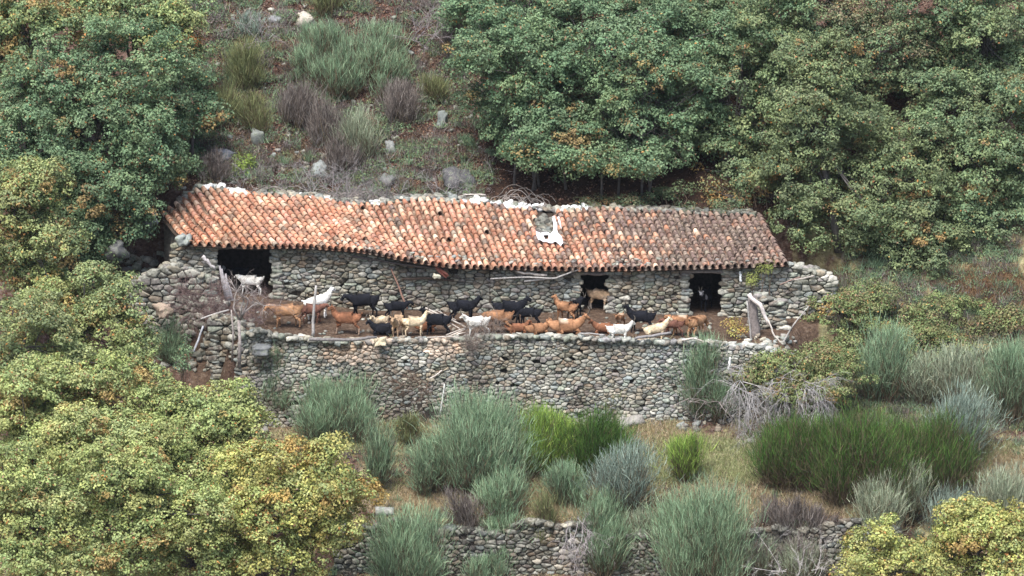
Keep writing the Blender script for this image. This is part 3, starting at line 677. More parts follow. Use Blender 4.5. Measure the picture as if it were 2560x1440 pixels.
def broom(label, x0, x1, y0, y1, kind, seed, dens=1., lean=0., yoff=None, group='broom shrubs on the terraces', fan=.75, name='broom_shrub', deadf=.5, blen=.42, span=.5):
    rs = R0(seed); cx = (x0+x1)/2.; base = G(cx, y1) if yoff is None else np.append(P(cx, y1, yoff)[:2], P(cx, y1, yoff)[2])
    w = (x1-x0)/64./2; h = (y1-y0)/64./.97; base[2] -= .1
    t = thing(name, base, label, 'shrub', group); mb = MB(); pal = BG[kind]
    # several stems, each a fan
    ns = max(6, int(w*h*9)); n = int(w*h*2*1900*dens)
    cen = np.stack([rs.uniform(-1, 1, ns)*w*span, rs.uniform(-1, 1, ns)*w*.45, np.zeros(ns)], 1)
    skw = rs.uniform(-.22, .22); lean = lean+rs.normal(0, .05); hh = h*(1-.45*np.abs(cen[:, 0]/w)**1.6)*(1+skw*cen[:, 0]/w)*rs.uniform(.45, 1.12, ns); ten = rs.normal(0, .13, (ns, 2))*fan
    # base heights follow the ground
    gz = H(base[0]+cen[:, 0], base[1]+cen[:, 1])-base[2]; gz = np.clip(gz, -.6, .6)
    if yoff is not None: gz = gz*0
    k = rs.randint(ns, size=n)
    az = rs.uniform(0, 2*math.pi, n); til = np.abs(rs.normal(0, .42*fan, n)); til = np.minimum(til, 1.15)
    dirn = np.stack([np.sin(til)*np.cos(az)+cen[k, 0]/w*.12*fan+lean+ten[k, 0], np.sin(til)*np.sin(az)+ten[k, 1], np.cos(til)], 1); dirn /= np.linalg.norm(dirn, axis=1, keepdims=True)
    tt = rs.uniform(.12, .86, n)**.8
    sag = dirn*(hh[k]*tt)[:, None]
    st = cen[k]+sag+np.stack([0*k, 0*k, gz[k]], 1)
    st[:, 2] -= (tt*hh[k])*til**2*.25
    d2 = dirn+np.array([0, 0, .25])+rs.normal(0, .24, (n, 3))
    L = np.minimum(hh[k]*.20+.10, blen)*rs.uniform(.5, 1.35, n)
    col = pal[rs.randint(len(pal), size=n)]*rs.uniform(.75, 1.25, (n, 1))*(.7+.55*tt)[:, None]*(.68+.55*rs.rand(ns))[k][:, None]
    if kind != 'dead':
        dead = rs.rand(n) < deadf*(1-tt)**1.2*1.6; col[dead] = DEADB[rs.randint(3, size=dead.sum())]
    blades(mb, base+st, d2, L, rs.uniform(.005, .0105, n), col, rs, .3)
    mb.build('foliage', M_blade, t, base)
    mb = MB(); m = ns*14; k = rs.randint(ns, size=m); az = rs.uniform(0, 6.28, m); til = np.abs(rs.normal(0, .3*fan, m))
    dd = np.stack([np.sin(til)*np.cos(az)+lean+cen[k, 0]/w*.25*fan, np.sin(til)*np.sin(az), np.cos(til)], 1)
    blades(mb, base+cen[k]*.8+np.stack([0*k, 0*k, gz[k]], 1), dd, hh[k]*rs.uniform(.4, .75, m), rs.uniform(.012, .022, m), DEADB[rs.randint(3, size=m)]*rs.uniform(.7, 1.5, (m, 1)), rs)
    mb.build('stems', M_bark, t, base)
    return t
broom('loose grey green broom against the left part of the terrace wall', 700, 975, 950, 1092, 'grey', 201, .8, fan=.9)
broom('tall slim grey green broom right of the golden oak', 915, 968, 1030, 1235, 'grey', 202, .9, fan=.4)
broom('large grey green broom in front of the middle of the terrace wall', 1085, 1320, 985, 1232, 'grey', 203, 1.2)
broom('narrow grey green broom touching the left side of the large one', 1020, 1135, 1095, 1240, 'grey', 204, 1.)
broom('bright green broom with yellow tips, left one of the bright green pair', 1312, 1432, 1012, 1185, 'lime', 205, 1.7, deadf=.3, span=.75)
broom('bright green broom, right one of the bright green pair', 1425, 1562, 1030, 1205, 'green', 206, 1.6, deadf=.3, span=.75)
broom('round dense grey green broom on the lip of the lower terrace', 1203, 1310, 1180, 1300, 'grey', 207, 1.5)
broom('small grey green broom under the bright green pair', 1376, 1470, 1160, 1270, 'grey', 208, 1.2)
broom('grey green broom leaning right of the bright green pair', 1492, 1622, 1108, 1285, 'blue', 209, 1.0, lean=.06)
broom('small upright bright green broom on the pale grass', 1680, 1750, 1088, 1208, 'lime', 210, 1.5, fan=.6)
broom('grey green broom in front of the lower wall, left of the big one', 1440, 1560, 1262, 1436, 'grey', 211, 1.1, fan=.6)
broom('largest grey green broom, at the bottom edge below the grass', 1620, 1880, 1210, 1470, 'grey', 212, 1.0, fan=.65)
broom('grey green broom at the bottom edge right of the golden oak', 925, 1130, 1290, 1470, 'grey', 213, 1.1)
broom('dark green rounded broom, left third of the big dark thicket', 1900, 2080, 1030, 1225, 'green', 214, 1.3, deadf=.95, span=.75)
broom('dark green broom, middle of the big dark thicket', 2050, 2260, 1020, 1260, 'green', 215, 1.3, deadf=.95, span=.75)
broom('dark green broom, right third of the big dark thicket', 2230, 2425, 1040, 1250, 'green', 216, 1.3, deadf=.95, span=.75)
broom('blue grey broom leaning out behind the dark thicket', 2310, 2450, 970, 1160, 'blue', 217, 1.1, lean=.1)
broom('tall grey green broom rising in front of the brambles', 2130, 2272, 800, 1000, 'grey', 218, 1., fan=.55)
broom('grey green broom second from the right edge, below the brambles', 2335, 2470, 860, 1040, 'pale', 219, .9, fan=.55)
broom('tall grey green broom cut by the right edge', 2460, 2590, 845, 1060, 'grey', 220, 1., fan=.5)
broom('low pale broom between the two tall ones on the right slope', 2270, 2345, 880, 1010, 'pale', 221, .8)
broom('pale broom in front of the dark thicket, right of the arched dead one', 2140, 2250, 1190, 1330, 'pale', 222, 1.)
broom('whitish green broom standing up before the dark thicket', 2225, 2300, 1150, 1310, 'pale', 223, 1., fan=.5)
broom('pale straw green broom at the right edge above the golden oak', 2440, 2570, 1160, 1330, 'pale', 224, .8)
broom('grey green broom in front of the right end of the terrace wall', 1692, 1838, 880, 1035, 'grey', 225, 1.1, fan=.8)
broom('grey green broom left of the yard among the broken stones', 375, 460, 800, 905, 'grey', 226, .9)
broom('thin grey green broom hanging over the lower wall', 1212, 1292, 1295, 1400, 'grey', 227, .8)
broom('sparse grey green broom at the bottom edge under the dead mound', 1925, 2085, 1350, 1450, 'pale', 228, .7)
broom('small grey green broom at the foot of the golden oak', 620, 735, 900, 1000, 'grey', 229, .6)
broom('grey dead broom mound on the lip of the lower wall', 1850, 2095, 1272, 1372, 'dead', 230, .9, fan=1.1, name='dead_broom')
broom('low scraggy broom at the foot of the terrace wall, right half', 1500, 1560, 990, 1045, 'olive', 231, .9)
broom('yellowish low broom left of the large grey green one', 985, 1060, 1040, 1110, 'olive', 232, 1.)
broom('small broom at the bottom edge, left of the lower wall stones', 1150, 1280, 1390, 1470, 'grey', 233, .8)
broom('bluish broom in the lower right in front of the golden oak', 2300, 2440, 1230, 1350, 'blue', 234, .8)
broom('small broom at the bottom edge beside the largest one', 1880, 1930, 1330, 1450, 'pale', 235, .8)
broom('brown dead broom tumbling over the lower wall, left of the thin one', 1130, 1215, 1255, 1350, 'dead', 236, .9, name='dead_broom', fan=1.1)
broom('small olive broom on the rim of the lower wall, left of the white twigs', 1330, 1395, 1265, 1350, 'olive', 237, .9)
broom('low pale broom before the lower wall, left of the largest broom', 1555, 1625, 1330, 1430, 'pale', 238, .8)
hg = 'shrubs on the bare slope behind the barn'
broom('wide soft green broom across the top of the bare slope', 700, 1040, 85, 205, 'grey', 240, 1.3, group=hg, deadf=.8, span=.88)
broom('grey twiggy dead broom below the wide green one', 690, 780, 170, 320, 'dead', 241, .6, group=hg, name='dead_broom')
broom('brown dead broom in the middle of the bare slope', 760, 870, 235, 360, 'dead', 242, .55, group=hg, name='dead_broom')
broom('yellow green broom left of the wide green one', 560, 672, 108, 228, 'olive', 243, .8, group=hg, deadf=.2)
broom('pale grey green broom low on the bare slope', 860, 945, 258, 400, 'pale', 244, .8, group=hg)
broom('purplish dead broom on the slope just below the brown one', 800, 900, 330, 430, 'dead', 249, .8, group=hg, name='dead_broom', fan=1.)
broom('grey dead broom at the left end of the ridge', 500, 590, 385, 450, 'dead', 250, .7, group=hg, name='dead_broom', fan=1.1)
broom('dull olive broom left of the twiggy grey one', 600, 690, 235, 330, 'olive', 251, .8, group=hg)
broom('faded brown broom right of the pale grey green one', 950, 1060, 200, 300, 'dead', 252, .7, group=hg, name='dead_broom')
broom('small dull broom at the edge of the wood above the grey upright boulder', 1050, 1130, 180, 260, 'olive', 253, .7, group=hg)
broom('small bluish broom near the top of the bare slope', 592, 655, 35, 100, 'blue', 245, .8, group=hg)
broom('faded broom near the top, left of the wood', 1090, 1180, 40, 150, 'dead', 246, .7, group=hg, name='dead_broom')
broom('olive broom on the left of the bare slope', 500, 590, 205, 315, 'olive', 247, .8, group=hg)
broom('dark broom at the top edge beside the pale block', 770, 880, -40, 50, 'olive', 248, .7, group=hg)

# ---- brambles and small leafy shrubs
BRM = np.array([(.19, .26, .10), (.16, .22, .09), (.26, .31, .12), (.22, .25, .11), (.26, .19, .11), (.13, .18, .08)])
def bramble(label, blobs_px, y, pal, seed, leaf=.09, dens=1.7, orange=.08, brown=.16, name='bramble_thicket', group=None):
    rs = R0(seed); bl = []
    for b_ in blobs_px:
        p = P(b_[0], b_[1], y+(b_[4] if len(b_) > 4 else 0)); bl.append((p[0], p[1], p[2], b_[2]/64., max(.5, b_[2]/64.*.7), b_[3]/64.))
    c = np.array(bl).mean(0)[:3]; c[2] = float(H(c[0], c[1]))
    t = thing(name, c, label, 'shrub', group); mb = MB()
    cents = crown_mesh(mb, bl, pal, rs, leaf, dens, orange, brown, (.2, .4)); mb.build('foliage', M_leaf, t, c)
    mb = MB()
    for i in rs.choice(len(cents), min(30, len(cents)), replace=False):
        q = cents[i]; g0 = np.array([q[0]+rs.normal(0, .3), q[1]+rs.normal(0, .2), 0]); g0[2] = min(float(H(g0[0], g0[1])), q[2])
        tube(mb, [g0, (g0+q)/2+rs.normal(0, .12, 3), q], [.02, .016, .008], (.2, .15, .11), 4, cap=False)
    mb.build('stems', M_bark, t, c); return t
bg = 'bramble thickets on the right'
bramble('wide bramble thicket sloping down from the right end of the barn', [(2170, 745, 75, 40), (2100, 800, 75, 50, -.5), (2230, 800, 90, 45, -.5), (2190, 850, 110, 45, -1.2)], .2, BRM, 301, group=bg)
bramble('bramble thicket under the drooping oak at the right', [(2350, 780, 80, 40), (2420, 790, 70, 45), (2330, 840, 80, 40, -.6)], .5, BRM, 302, group=bg)
bramble('bramble bank below the drooping oak, next to the wide thicket', [(2290, 850, 90, 45), (2390, 880, 80, 40, -.3), (2240, 900, 60, 35, -.6), (2120, 880, 70, 45, -.8)], -.9, BRM, 312, group=bg)
bramble('reddish bramble patch at the right edge above the tall brooms', [(2480, 820, 60, 35), (2540, 800, 50, 40), (2420, 860, 60, 30, -.5)], .0, np.concatenate([BRM, BRN]), 303, brown=.25, group=bg)
bramble('bramble mound hanging over the white dead branches', [(1960, 920, 100, 45), (2060, 900, 80, 45, .5), (1880, 950, 60, 40), (2010, 970, 110, 40, -.4), (2100, 960, 50, 50)], -4.6, BRM, 304, group=bg)
sg = 'small leafy saplings about the barn'
bramble('thin yellow leaved sapling before the right barn wall', [(1850, 870, 22, 25), (1830, 820, 20, 22), (1858, 840, 15, 25)], -3.0, np.concatenate([GOLD, ORG]), 305, .08, .7, name='sapling', group=sg)
bramble('lime green shrub just above the left half of the ridge', [(600, 410, 32, 22), (585, 425, 28, 15)], 5.2, np.array([(.2, .27, .06), (.16, .22, .06)]), 306, .09, 1., 0, 0, name='sapling', group=sg)
bramble('grey green sapling below the broken wall on the left', [(455, 905, 20, 28), (462, 870, 12, 25)], -6.0, GREY, 307, .08, .8, name='sapling', group=sg)
bramble('yellow green tuft on the eave above the right wall', [(1920, 668, 30, 5), (1880, 700, 16, 8)], -.55, np.array([(.25, .28, .08), (.2, .24, .07)]), 308, .06, .6, 0, 0, name='sapling', group=sg)
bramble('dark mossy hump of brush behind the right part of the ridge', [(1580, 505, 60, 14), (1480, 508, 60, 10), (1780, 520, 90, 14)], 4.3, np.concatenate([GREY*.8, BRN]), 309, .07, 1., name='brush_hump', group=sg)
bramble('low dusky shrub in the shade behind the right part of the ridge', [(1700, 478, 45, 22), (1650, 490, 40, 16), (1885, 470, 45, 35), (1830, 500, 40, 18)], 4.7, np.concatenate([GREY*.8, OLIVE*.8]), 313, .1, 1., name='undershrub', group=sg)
bramble('olive sapling at the foot of the terrace wall', [(1000, 1070, 40, 22), (935, 1085, 30, 20)], -5.6, OLIVE, 310, .08, .9, name='sapling', group=sg)
bramble('orange leaved sprig at the edge of the bare slope, upper left', [(485, 95, 20, 18)], 7.0, ORG, 311, .09, 1., .5, 0, name='sapling', group=sg)

# ================================================================== stuff: undergrowth, litter, dry grass, stones
rs = R0(77)
def region_pts(n, x0, x1, y0, y1, rs): 
    x = rs.uniform(x0, x1, n); y = rs.uniform(y0, y1, n); return x, y
# leaf litter
mb = MB()
x = np.concatenate([rs.uniform(-13, 20, 60000), rs.uniform(-20, 20, 40000), rs.uniform(-13, 6, 50000)]); y = np.concatenate([rs.uniform(4, 15, 60000), rs.uniform(-20, -4.8, 40000), rs.uniform(4, 15, 50000)])
kp = ~((x > -1.2) & (x < 11) & (y < 8) & (y > 0) & (rs.rand(len(x)) < .8)); x, y = x[kp], y[kp]
z = H(x, y)+rs.uniform(.0, .06, len(x)); nn = np.stack([rs.normal(0, .5, len(x)), rs.normal(-.2, .5, len(x)), np.ones(len(x))], 1); nn /= np.linalg.norm(nn, axis=1, keepdims=True)
LIT = np.array([(.20, .10, .065), (.13, .075, .05), (.28, .17, .11), (.09, .055, .045), (.36, .26, .19), (.15, .11, .10), (.24, .13, .10)])
V, F = leaf_quads(np.stack([x, y, z], 1), nn, .09, rs); mb.add(V, F, np.repeat(pick(LIT, rs, len(x), .3), 4, 0))
tag(mb.build('leaf_litter', M_leaf), 'brown fallen leaves and litter over the slope', 'leaf litter', kind='stuff')
# undergrowth clumps
mb = MB(); UG = [np.concatenate([GREY, OLIVE]), np.concatenate([OLIVE, BRN]), np.array([(.18, .15, .14), (.22, .19, .18), (.14, .10, .10)]), BRN, GREY*1.2]
def undergrowth(n, x0, x1, y0, y1, rmin, rmax, pp=[.34, .24, .2, .10, .12]):
    for i in range(n):
        px, py = rs.uniform(x0, x1), rs.uniform(y0, y1); r = rs.uniform(rmin, rmax)
        if -4.9 < py < 4.4 and -13.5 < px < 12.6: continue
        if py < 7.5 and -.8 < px < 9: continue
        c = np.array([px, py, float(H(px, py))]); m = int(50*r*r/.09)+15; pal = UG[rs.choice(5, p=pp)]
        q = rs.normal(0, 1, (m, 3)); q /= np.linalg.norm(q, axis=1, keepdims=True); q[:, 2] = np.abs(q[:, 2])*.6
        nn = q+np.array([0, 0, .5])+rs.normal(0, .5, (m, 3)); nn /= np.linalg.norm(nn, axis=1, keepdims=True)
        V, F = leaf_quads(c+q*r*rs.uniform(.4, 1, (m, 1)), nn, rs.uniform(.05, .09), rs)
        mb.add(V, F, np.repeat(pick(pal, rs, m, .3), 4, 0))
        if rs.rand() < .7:
            m = 60; q = rs.normal(0, .5, (m, 3)); q[:, 2] = 1
            blades(mb, c+rs.normal(0, r*.5, (m, 3))*np.array([1, 1, 0]), q, rs.uniform(.1, .45, m), rs.uniform(.006, .012, m), pick(BG['dead'] if rs.rand() < .6 else BG['grey'], rs, m, .3), rs)
undergrowth(1500, -14, 3, 4.2, 15, .12, .5)
undergrowth(260, -13, 2.5, 4.4, 15, .35, .7, [.30, .22, .26, .12, .10]); undergrowth(500, 3, 20, 4.2, 13, .12, .35)
undergrowth(1100, 12.4, 20, -5, 5, .15, .45, [.55, .3, .05, .06, .04])
undergrowth(700, -8, 20, -17, -4.9, .1, .3)
undergrowth(150, -20, -10, -14, 4, .12, .4)
tag(mb.build('undergrowth', M_leaf), 'low heath and weeds scattered over the slope and terraces', 'undergrowth', kind='stuff')
# dry grass
mb = MB(); STR = np.array([(.56, .47, .30), (.48, .40, .24), (.64, .54, .38), (.42, .34, .20), (.50, .37, .24)]); GRS = np.array([(.38, .42, .20), (.46, .47, .25), (.32, .37, .17), (.56, .52, .33)])
def grass(n, px0, px1, py0, py1, pal, L0=.1, L1=.28):
    cs = np.array([G(rs.uniform(px0, px1), rs.uniform(py0, py1)) for _ in range(max(6, n//220))])
    k = rs.randint(len(cs), size=n); b_ = cs[k]+rs.normal(0, .28, (n, 3))*np.array([1, 1, 0]); b_[:, 2] = H(b_[:, 0], b_[:, 1])
    blades(mb, b_, rs.normal(0, .45, (n, 3))+np.array([0, -.25, 1]), rs.uniform(L0, L1, n), rs.uniform(.006, .012, n), pick(pal, rs, n, .25), rs, .3)
grass(16000, 930, 1460, 1240, 1284, STR); grass(14000, 1740, 2130, 1230, 1285, STR); grass(16000, 1620, 1910, 1110, 1200, GRS)
grass(6000, 780, 930, 1095, 1125, GRS); grass(7000, 2430, 2560, 1140, 1240, STR); grass(6000, 1350, 1640, 1255, 1290, STR)
grass(5000, 1560, 1700, 1050, 1110, STR); grass(6000, 2300, 2560, 1030, 1150, GRS); grass(9000, 1000, 2100, 1395, 1440, np.concatenate([STR, DEADB]))
grass(8000, 2380, 2560, 690, 740, np.array([(.34, .22, .12), (.28, .17, .1)])); grass(6000, 700, 1700, 1060, 1100, np.concatenate([STR, GRS]))
grass(16000, 1850, 2560, 1100, 1330, np.concatenate([STR, GRS])); grass(24000, 950, 1900, 1050, 1290, np.concatenate([STR, GRS, GRS])); grass(9000, 2100, 2560, 950, 1100, GRS); grass(6000, 420, 1150, 330, 480, STR*.7, .08, .2); grass(6000, 450, 1150, 60, 330, STR*.6, .08, .25)
tag(mb.build('dry_grass', M_blade), 'dry straw coloured grass on the terrace edges', 'grass', kind='stuff')
# small loose stones
mb = MB()
def stones(n, px0, px1, py0, py1, s0, s1, mul=1.):
    for i in range(n):
        p = G(rs.uniform(px0, px1), rs.uniform(py0, py1)); s = rs.uniform(s0, s1)
        if p[1] > -.8 and p[1] < 3.9 and p[0] > -13: continue
        lump(mb, p+np.array([0, 0, s*.2]), (s*1.4, s, s*.8), rs, pick(ST_PAL, rs)*mul, ic=ICO1)
stones(420, 440, 1230, 10, 480, .05, .2, 1.1); stones(420, 300, 640, 640, 930, .12, .34, 1.0); stones(140, 640, 1900, 1010, 1080, .1, .3, 1.1)
stones(120, 1000, 2100, 1385, 1440, .08, .25, 1.); stones(60, 1850, 2150, 1020, 1110, .1, .28, 1.1); stones(120, 640, 1900, 770, 838, .06, .16, 1.)
stones(60, 1850, 1990, 840, 900, .1, .3, 1.4); stones(60, 220, 420, 640, 760, .15, .3, 1.1)
tag(mb.build('rubble', M_stone), 'loose stones and rubble on the slope, yard and broken wall', 'rubble', kind='stuff')
# boulders
def boulder(label, px, py, w, h, col=(.36, .37, .36), y=None, seed=1, block=.6):
    rs = R0(seed+900); p = G(px, py+h/2) if y is None else P(px, py+h/2, y); m = MB(); c = np.array([0, 0, h/64.*.22])
    V = ICO3[0].copy(); V = np.sign(V)*np.abs(V)**block; V /= np.abs(V).max(1, keepdims=True)**.3
    for s in (2., 4., 9.): V *= 1+(.26/s*2)*np.sin(V@rs.normal(0, s, (3, 3))+rs.uniform(0, 6, 3)).sum(1, keepdims=True)*.6
    V *= np.array([w/128., w/128.*.8, h/128.*1.1]); m.add(V@rot3(rs, .25).T+p+c, ICO3[1], np.array(col)*.85)
    o = m.build('boulder', M_rock, None, p); o.location = p.tolist(); return tag(o, label, 'boulder', 'boulders about the barn')
boulder('pale cream squared block near the top of the bare slope', 762, 42, 46, 34, (.62, .56, .47), seed=1, block=.4)
boulder('whitish rounded boulder just above the left part of the ridge', 802, 418, 42, 42, (.36, .39, .38), seed=2)
boulder('grey upright boulder on the right of the bare slope', 1102, 292, 30, 42, (.27, .30, .29), seed=3)
boulder('pale boulder in the middle of the bare slope, right of the grey broom', 975, 365, 28, 30, (.30, .31, .30), seed=4)
boulder('grey flat boulder on the left of the bare slope above the lime shrub', 545, 375, 60, 28, (.38, .38, .40), seed=5)
boulder('small pale boulder left of the dead brooms', 645, 340, 30, 36, (.26, .28, .26), seed=6)
boulder('broad grey rock at the edge of the dark wood, above the ridge', 1150, 440, 70, 40, (.12, .12, .125), seed=7)
boulder('grey boulder above the ridge near the middle of the barn', 970, 445, 40, 26, (.22, .23, .22), seed=8)
boulder('big grey block at the left corner of the terrace wall', 652, 872, 40, 20, (.24, .25, .25), y=-4.75, seed=9, block=.5)
boulder('rounded boulder among the leaves left of the broken wall', 290, 615, 46, 40, (.20, .20, .20), y=.6, seed=10)
boulder('white lump of rock on the ground left of the roof corner', 372, 530, 34, 36, (.36, .36, .38), y=1.5, seed=11)
boulder('long pale boulder at the foot of the terrace wall on the right', 1560, 1052, 70, 26, (.4, .38, .35), seed=12)
boulder('pale stone capping the broken wall below the roof corner', 458, 592, 36, 22, (.40, .43, .40), y=-.3, seed=13)
boulder('tawny rounded boulder in the broken wall left of the thorn heap', 410, 770, 40, 26, (.48, .38, .30), y=-1.7, seed=14)
boulder('pale yellow block lying on the terrace wall top', 952, 849, 30, 16, (.70, .60, .42), y=-4.5, seed=15, block=.35)
boulder('grey block on the bare slope under the bluish broom', 690, 50, 34, 20, (.35, .37, .38), seed=16)

# ================================================================== wood, sheets and other loose things
PALE = (.62, .56, .50); GRYW = (.42, .40, .38); DKW = (.17, .14, .12)
def pole(label, pts, r, col, cat='pole', name='pole', group=None, seed=1):
    pts = [P(*p) for p in pts]; o = np.array(pts[0]); ob = beam_obj(name, pts, r, col, M_wood, None, o, rs=R0(seed)); ob.location = o.tolist()
    return tag(ob, label, cat, group)
pole('grey wooden post standing on the yard edge before the white goat', [(781, 842, -3.9), (784, 790, -3.9), (790, 714, -3.9)], (.07, .045), GRYW, 'post', 'wooden_post', seed=2)
pole('long dark log lying along the terrace wall top below the post', [(772, 848, -4.75), (860, 850, -4.75), (942, 843, -4.7)], (.07, .05), (.20, .185, .18), 'log', 'log', seed=3)
pole('brown post leaning against the barn wall behind the tan goats', [(1018, 772, -.9), (1000, 725, -.4), (978, 672, -.1)], (.045, .03), (.22, .13, .10), 'post', 'wooden_post', seed=4)
pole('crooked whitish branch under the eave left of the middle door', [(1283, 674, -.3), (1310, 683, -.3), (1368, 688, -.28)], (.06, .05), PALE, 'branch', 'branch', seed=5)
pole('long thin grey pole rising to the left corner of the middle door', [(1226, 697, -.25), (1320, 693, -.35), (1380, 696, -.4)], (.03, .035), GRYW, 'pole', seed=6)
pole('grey pole propped slanting up to the eave beside the middle door', [(1310, 703, -.25), (1390, 695, -.35), (1446, 675, -.4)], (.045, .03), GRYW, 'pole', seed=7)
pole('dark plank lying on the wall below the cream goat', [(1588, 846, -4.4), (1625, 841, -4.4), (1678, 832, -4.3)], .055, (.26, .25, .25), 'plank', 'plank', seed=8)
pole('thin pale pole on the terrace wall top beside the white goat', [(1448, 833, -4.2), (1480, 834, -4.2), (1510, 838, -4.2)], .025, GRYW, 'pole', seed=9)
pole('pale curved branch on the wall top at the right end of the yard', [(1704, 850, -4.4), (1735, 846, -4.4), (1775, 858, -4.4)], (.04, .03), PALE, 'branch', 'branch', seed=10)
pole('thick grey dead trunk standing before the right barn wall', [(1890, 900, -2.6), (1888, 820, -2.5), (1880, 742, -2.4)], (.27, .17), (.23, .20, .19), 'dead tree', 'standing_snag', seed=11)
pole('bare white log leaning on the dead trunk', [(1872, 735, -2.7), (1904, 770, -2.8), (1922, 812, -2.8)], (.09, .07), (.78, .70, .66), 'log', 'log', seed=12)
pole('thin white branch running down from the leaning log', [(1920, 800, -2.9), (1936, 840, -3.0), (1962, 868, -3.1)], (.04, .025), PALE, 'branch', 'branch', seed=13)
pole('slim upright pole left of the dead trunk', [(1878, 905, -3.1), (1876, 830, -3.1), (1867, 752, -3.1)], (.035, .03), GRYW, 'pole', seed=14)
pole('pale stick slanting up to the right before the brambles', [(1953, 865, -3.0), (1985, 810, -3.0), (2022, 765, -3.0)], (.04, .02), GRYW, 'pole', seed=15)
pole('short pale plank set upright against the right barn wall', [(1852, 704, -.3), (1851, 690, -.25), (1850, 678, -.2)], .05, (.72, .76, .76), 'plank', 'plank', seed=16)
pole('grey stick lying on the pale right end wall', [(1950, 712, -.35), (1980, 700, -.25), (2000, 692, -.2)], .03, (.28, .2, .17), 'branch', 'branch', seed=17)
pole('second grey pole on the right end wall, near its end', [(1985, 700, -.25), (2010, 696, -.2), (2036, 689, -.1)], .035, (.40, .36, .32), 'pole', seed=18)
pole('white stake stuck in front of the terrace wall', [(1100, 1036, -5.6), (1106, 1000, -5.5), (1111, 960, -5.4)], .03, (.6, .6, .56), 'stake', 'stake', seed=19)
pole('pale forked stick lying against the face of the terrace wall', [(1074, 947, -4.9), (1090, 938, -4.9), (1106, 926, -4.85)], .028, PALE, 'branch', 'branch', seed=20)
pole('grey stake leaning among the broken stones left of the yard', [(484, 880, -5.2), (496, 850, -5.1), (508, 815, -5.0)], .04, (.42, .43, .46), 'stake', 'stake', seed=21)
pole('grey pole lying across the broken stones below the thorn heap', [(502, 797, -3.6), (530, 787, -3.5), (572, 775, -3.4)], .03, GRYW, 'pole', seed=22)
pole('whitish beam end leaning left of the left doorway', [(506, 640, -.35), (520, 655, -.4), (537, 672, -.45)], (.09, .05), (.50, .47, .47), 'beam', 'beam', seed=23)
pole('white stone bar lying on the roof beside the hole', [(1396, 543, 2.95), (1399, 558, 2.6), (1402, 574, 2.2)], .045, (.85, .86, .86), 'bar', 'bar', seed=24)
pole('pale straight stick lying along the ridge above the white stones', [(1158, 486, 3.9), (1180, 486, 3.9), (1214, 487, 3.9)], .03, (.55, .5, .45), 'branch', 'branch', seed=25)
pole('bright white forked stump end above the bramble mound', [(1820, 925, -4.9), (1824, 910, -4.9), (1825, 893, -4.9)], (.05, .04), (.9, .9, .88), 'stump', 'stump', seed=26)
# weathered sheet of grey planks by left door
def plank_fan(label, quads, col, name, cat, seed):
    m = MB(); rs = R0(seed)
    for (a, b_, r) in quads: tube(m, [P(*a), (P(*a)+P(*b_))/2+rs.normal(0, .03, 3), P(*b_)], [r, r*.9, r*.7], np.array(col)*rs.uniform(.75, 1.2), 5)
    o0 = P(*quads[0][0]); ob = m.build(name, M_wood, None, o0); ob.location = o0.tolist(); return tag(ob, label, cat)
plank_fan('silvery splintered stump leaning against the yard beside the left doorway', [((566+k*4, 752, -2.6), (549+k*5, (664, 672, 690, 684, 706)[k], -2.3), .06) for k in range(5)], (.36, .34, .35), 'splintered_stump', 'stump', 41)
rs_ = R0(42)
plank_fan('heap of bleached sticks on the yard edge left of the shaggy white goat', [((1064, 770, -2.6), (1155, 812, -3.6), .04), ((1070, 778, -2.7), (1150, 822, -3.6), .035), ((1100, 785, -2.8), (1165, 818, -3.7), .035), ((1110, 845, -3.9), (1165, 822, -3.6), .04), ((1068, 844, -4.3), (1172, 846, -4.3), .035), ((1115, 838, -3.9), (1180, 815, -3.5), .03), ((1125, 846, -3.9), (1172, 830, -3.6), .03), ((1090, 775, -2.7), (1140, 800, -3.3), .025)], (.58, .52, .46), 'stick_pile', 'stick pile', 43)
# small clay tile and stone lying on the wall ledge
m = MB(); o0 = P(1105, 680, -.1)
for k in range(2): tile(m, P(1090+k*3, 670+k*4, -.25), np.array([.75, -.1, -.55])/.93, np.array([.4, -.5, .5])/.81, np.array([.3, .8, .6]), .5, .16, .19, np.array((.45, .17, .13)))
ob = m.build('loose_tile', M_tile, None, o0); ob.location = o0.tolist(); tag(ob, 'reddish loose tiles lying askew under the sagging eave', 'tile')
boulder('cream stone on the wall ledge beside the loose red tile', 1093, 688, 18, 11, (.75, .70, .55), y=-.3, seed=17)

# plastic sheet on the roof, with strip
m = MB(); rs = R0(61)
def roof_surf(px, py):
    y = float(np.interp(py, [np.interp(px, RT[:, 1], RT[:, 2]), np.interp(px, RT[:, 3], RT[:, 4])], [3.5, -.45])); return P(px, py, y)
outer = [(1340, 590), (1352, 593), (1364, 590), (1376, 596), (1384, 588), (1384, 572), (1380, 552), (1386, 550), (1393, 575), (1395, 594), (1404, 604), (1408, 618), (1402, 625), (1388, 616), (1374, 620), (1358, 616), (1346, 610), (1341, 600)]
inner = [(1358, 600), (1370, 600), (1372, 607), (1362, 608)]
import mathutils
from mathutils.geometry import tessellate_polygon
def subdivide(points):
    out = []
    for a, b_ in zip(points, points[1:]+points[:1]): out += [a, ((a[0]+b_[0])/2+rs.normal(0, .6), (a[1]+b_[1])/2+rs.normal(0, .6))]
    return out
oo = subdivide(outer); tri = tessellate_polygon([[Vector((a, -b_, 0)) for a, b_ in oo], [Vector((a, -b_, 0)) for a, b_ in inner]])
allp = oo+inner; tops = [roof_surf(*p)+np.array([0, -.03, .19+rs.uniform(-.02, .035)]) for p in allp]; n = len(allp)
V = tops+[p-np.array([0, 0, .012]) for p in tops]; F = [list(t) for t in tri]+[[i+n for i in t][::-1] for t in tri]
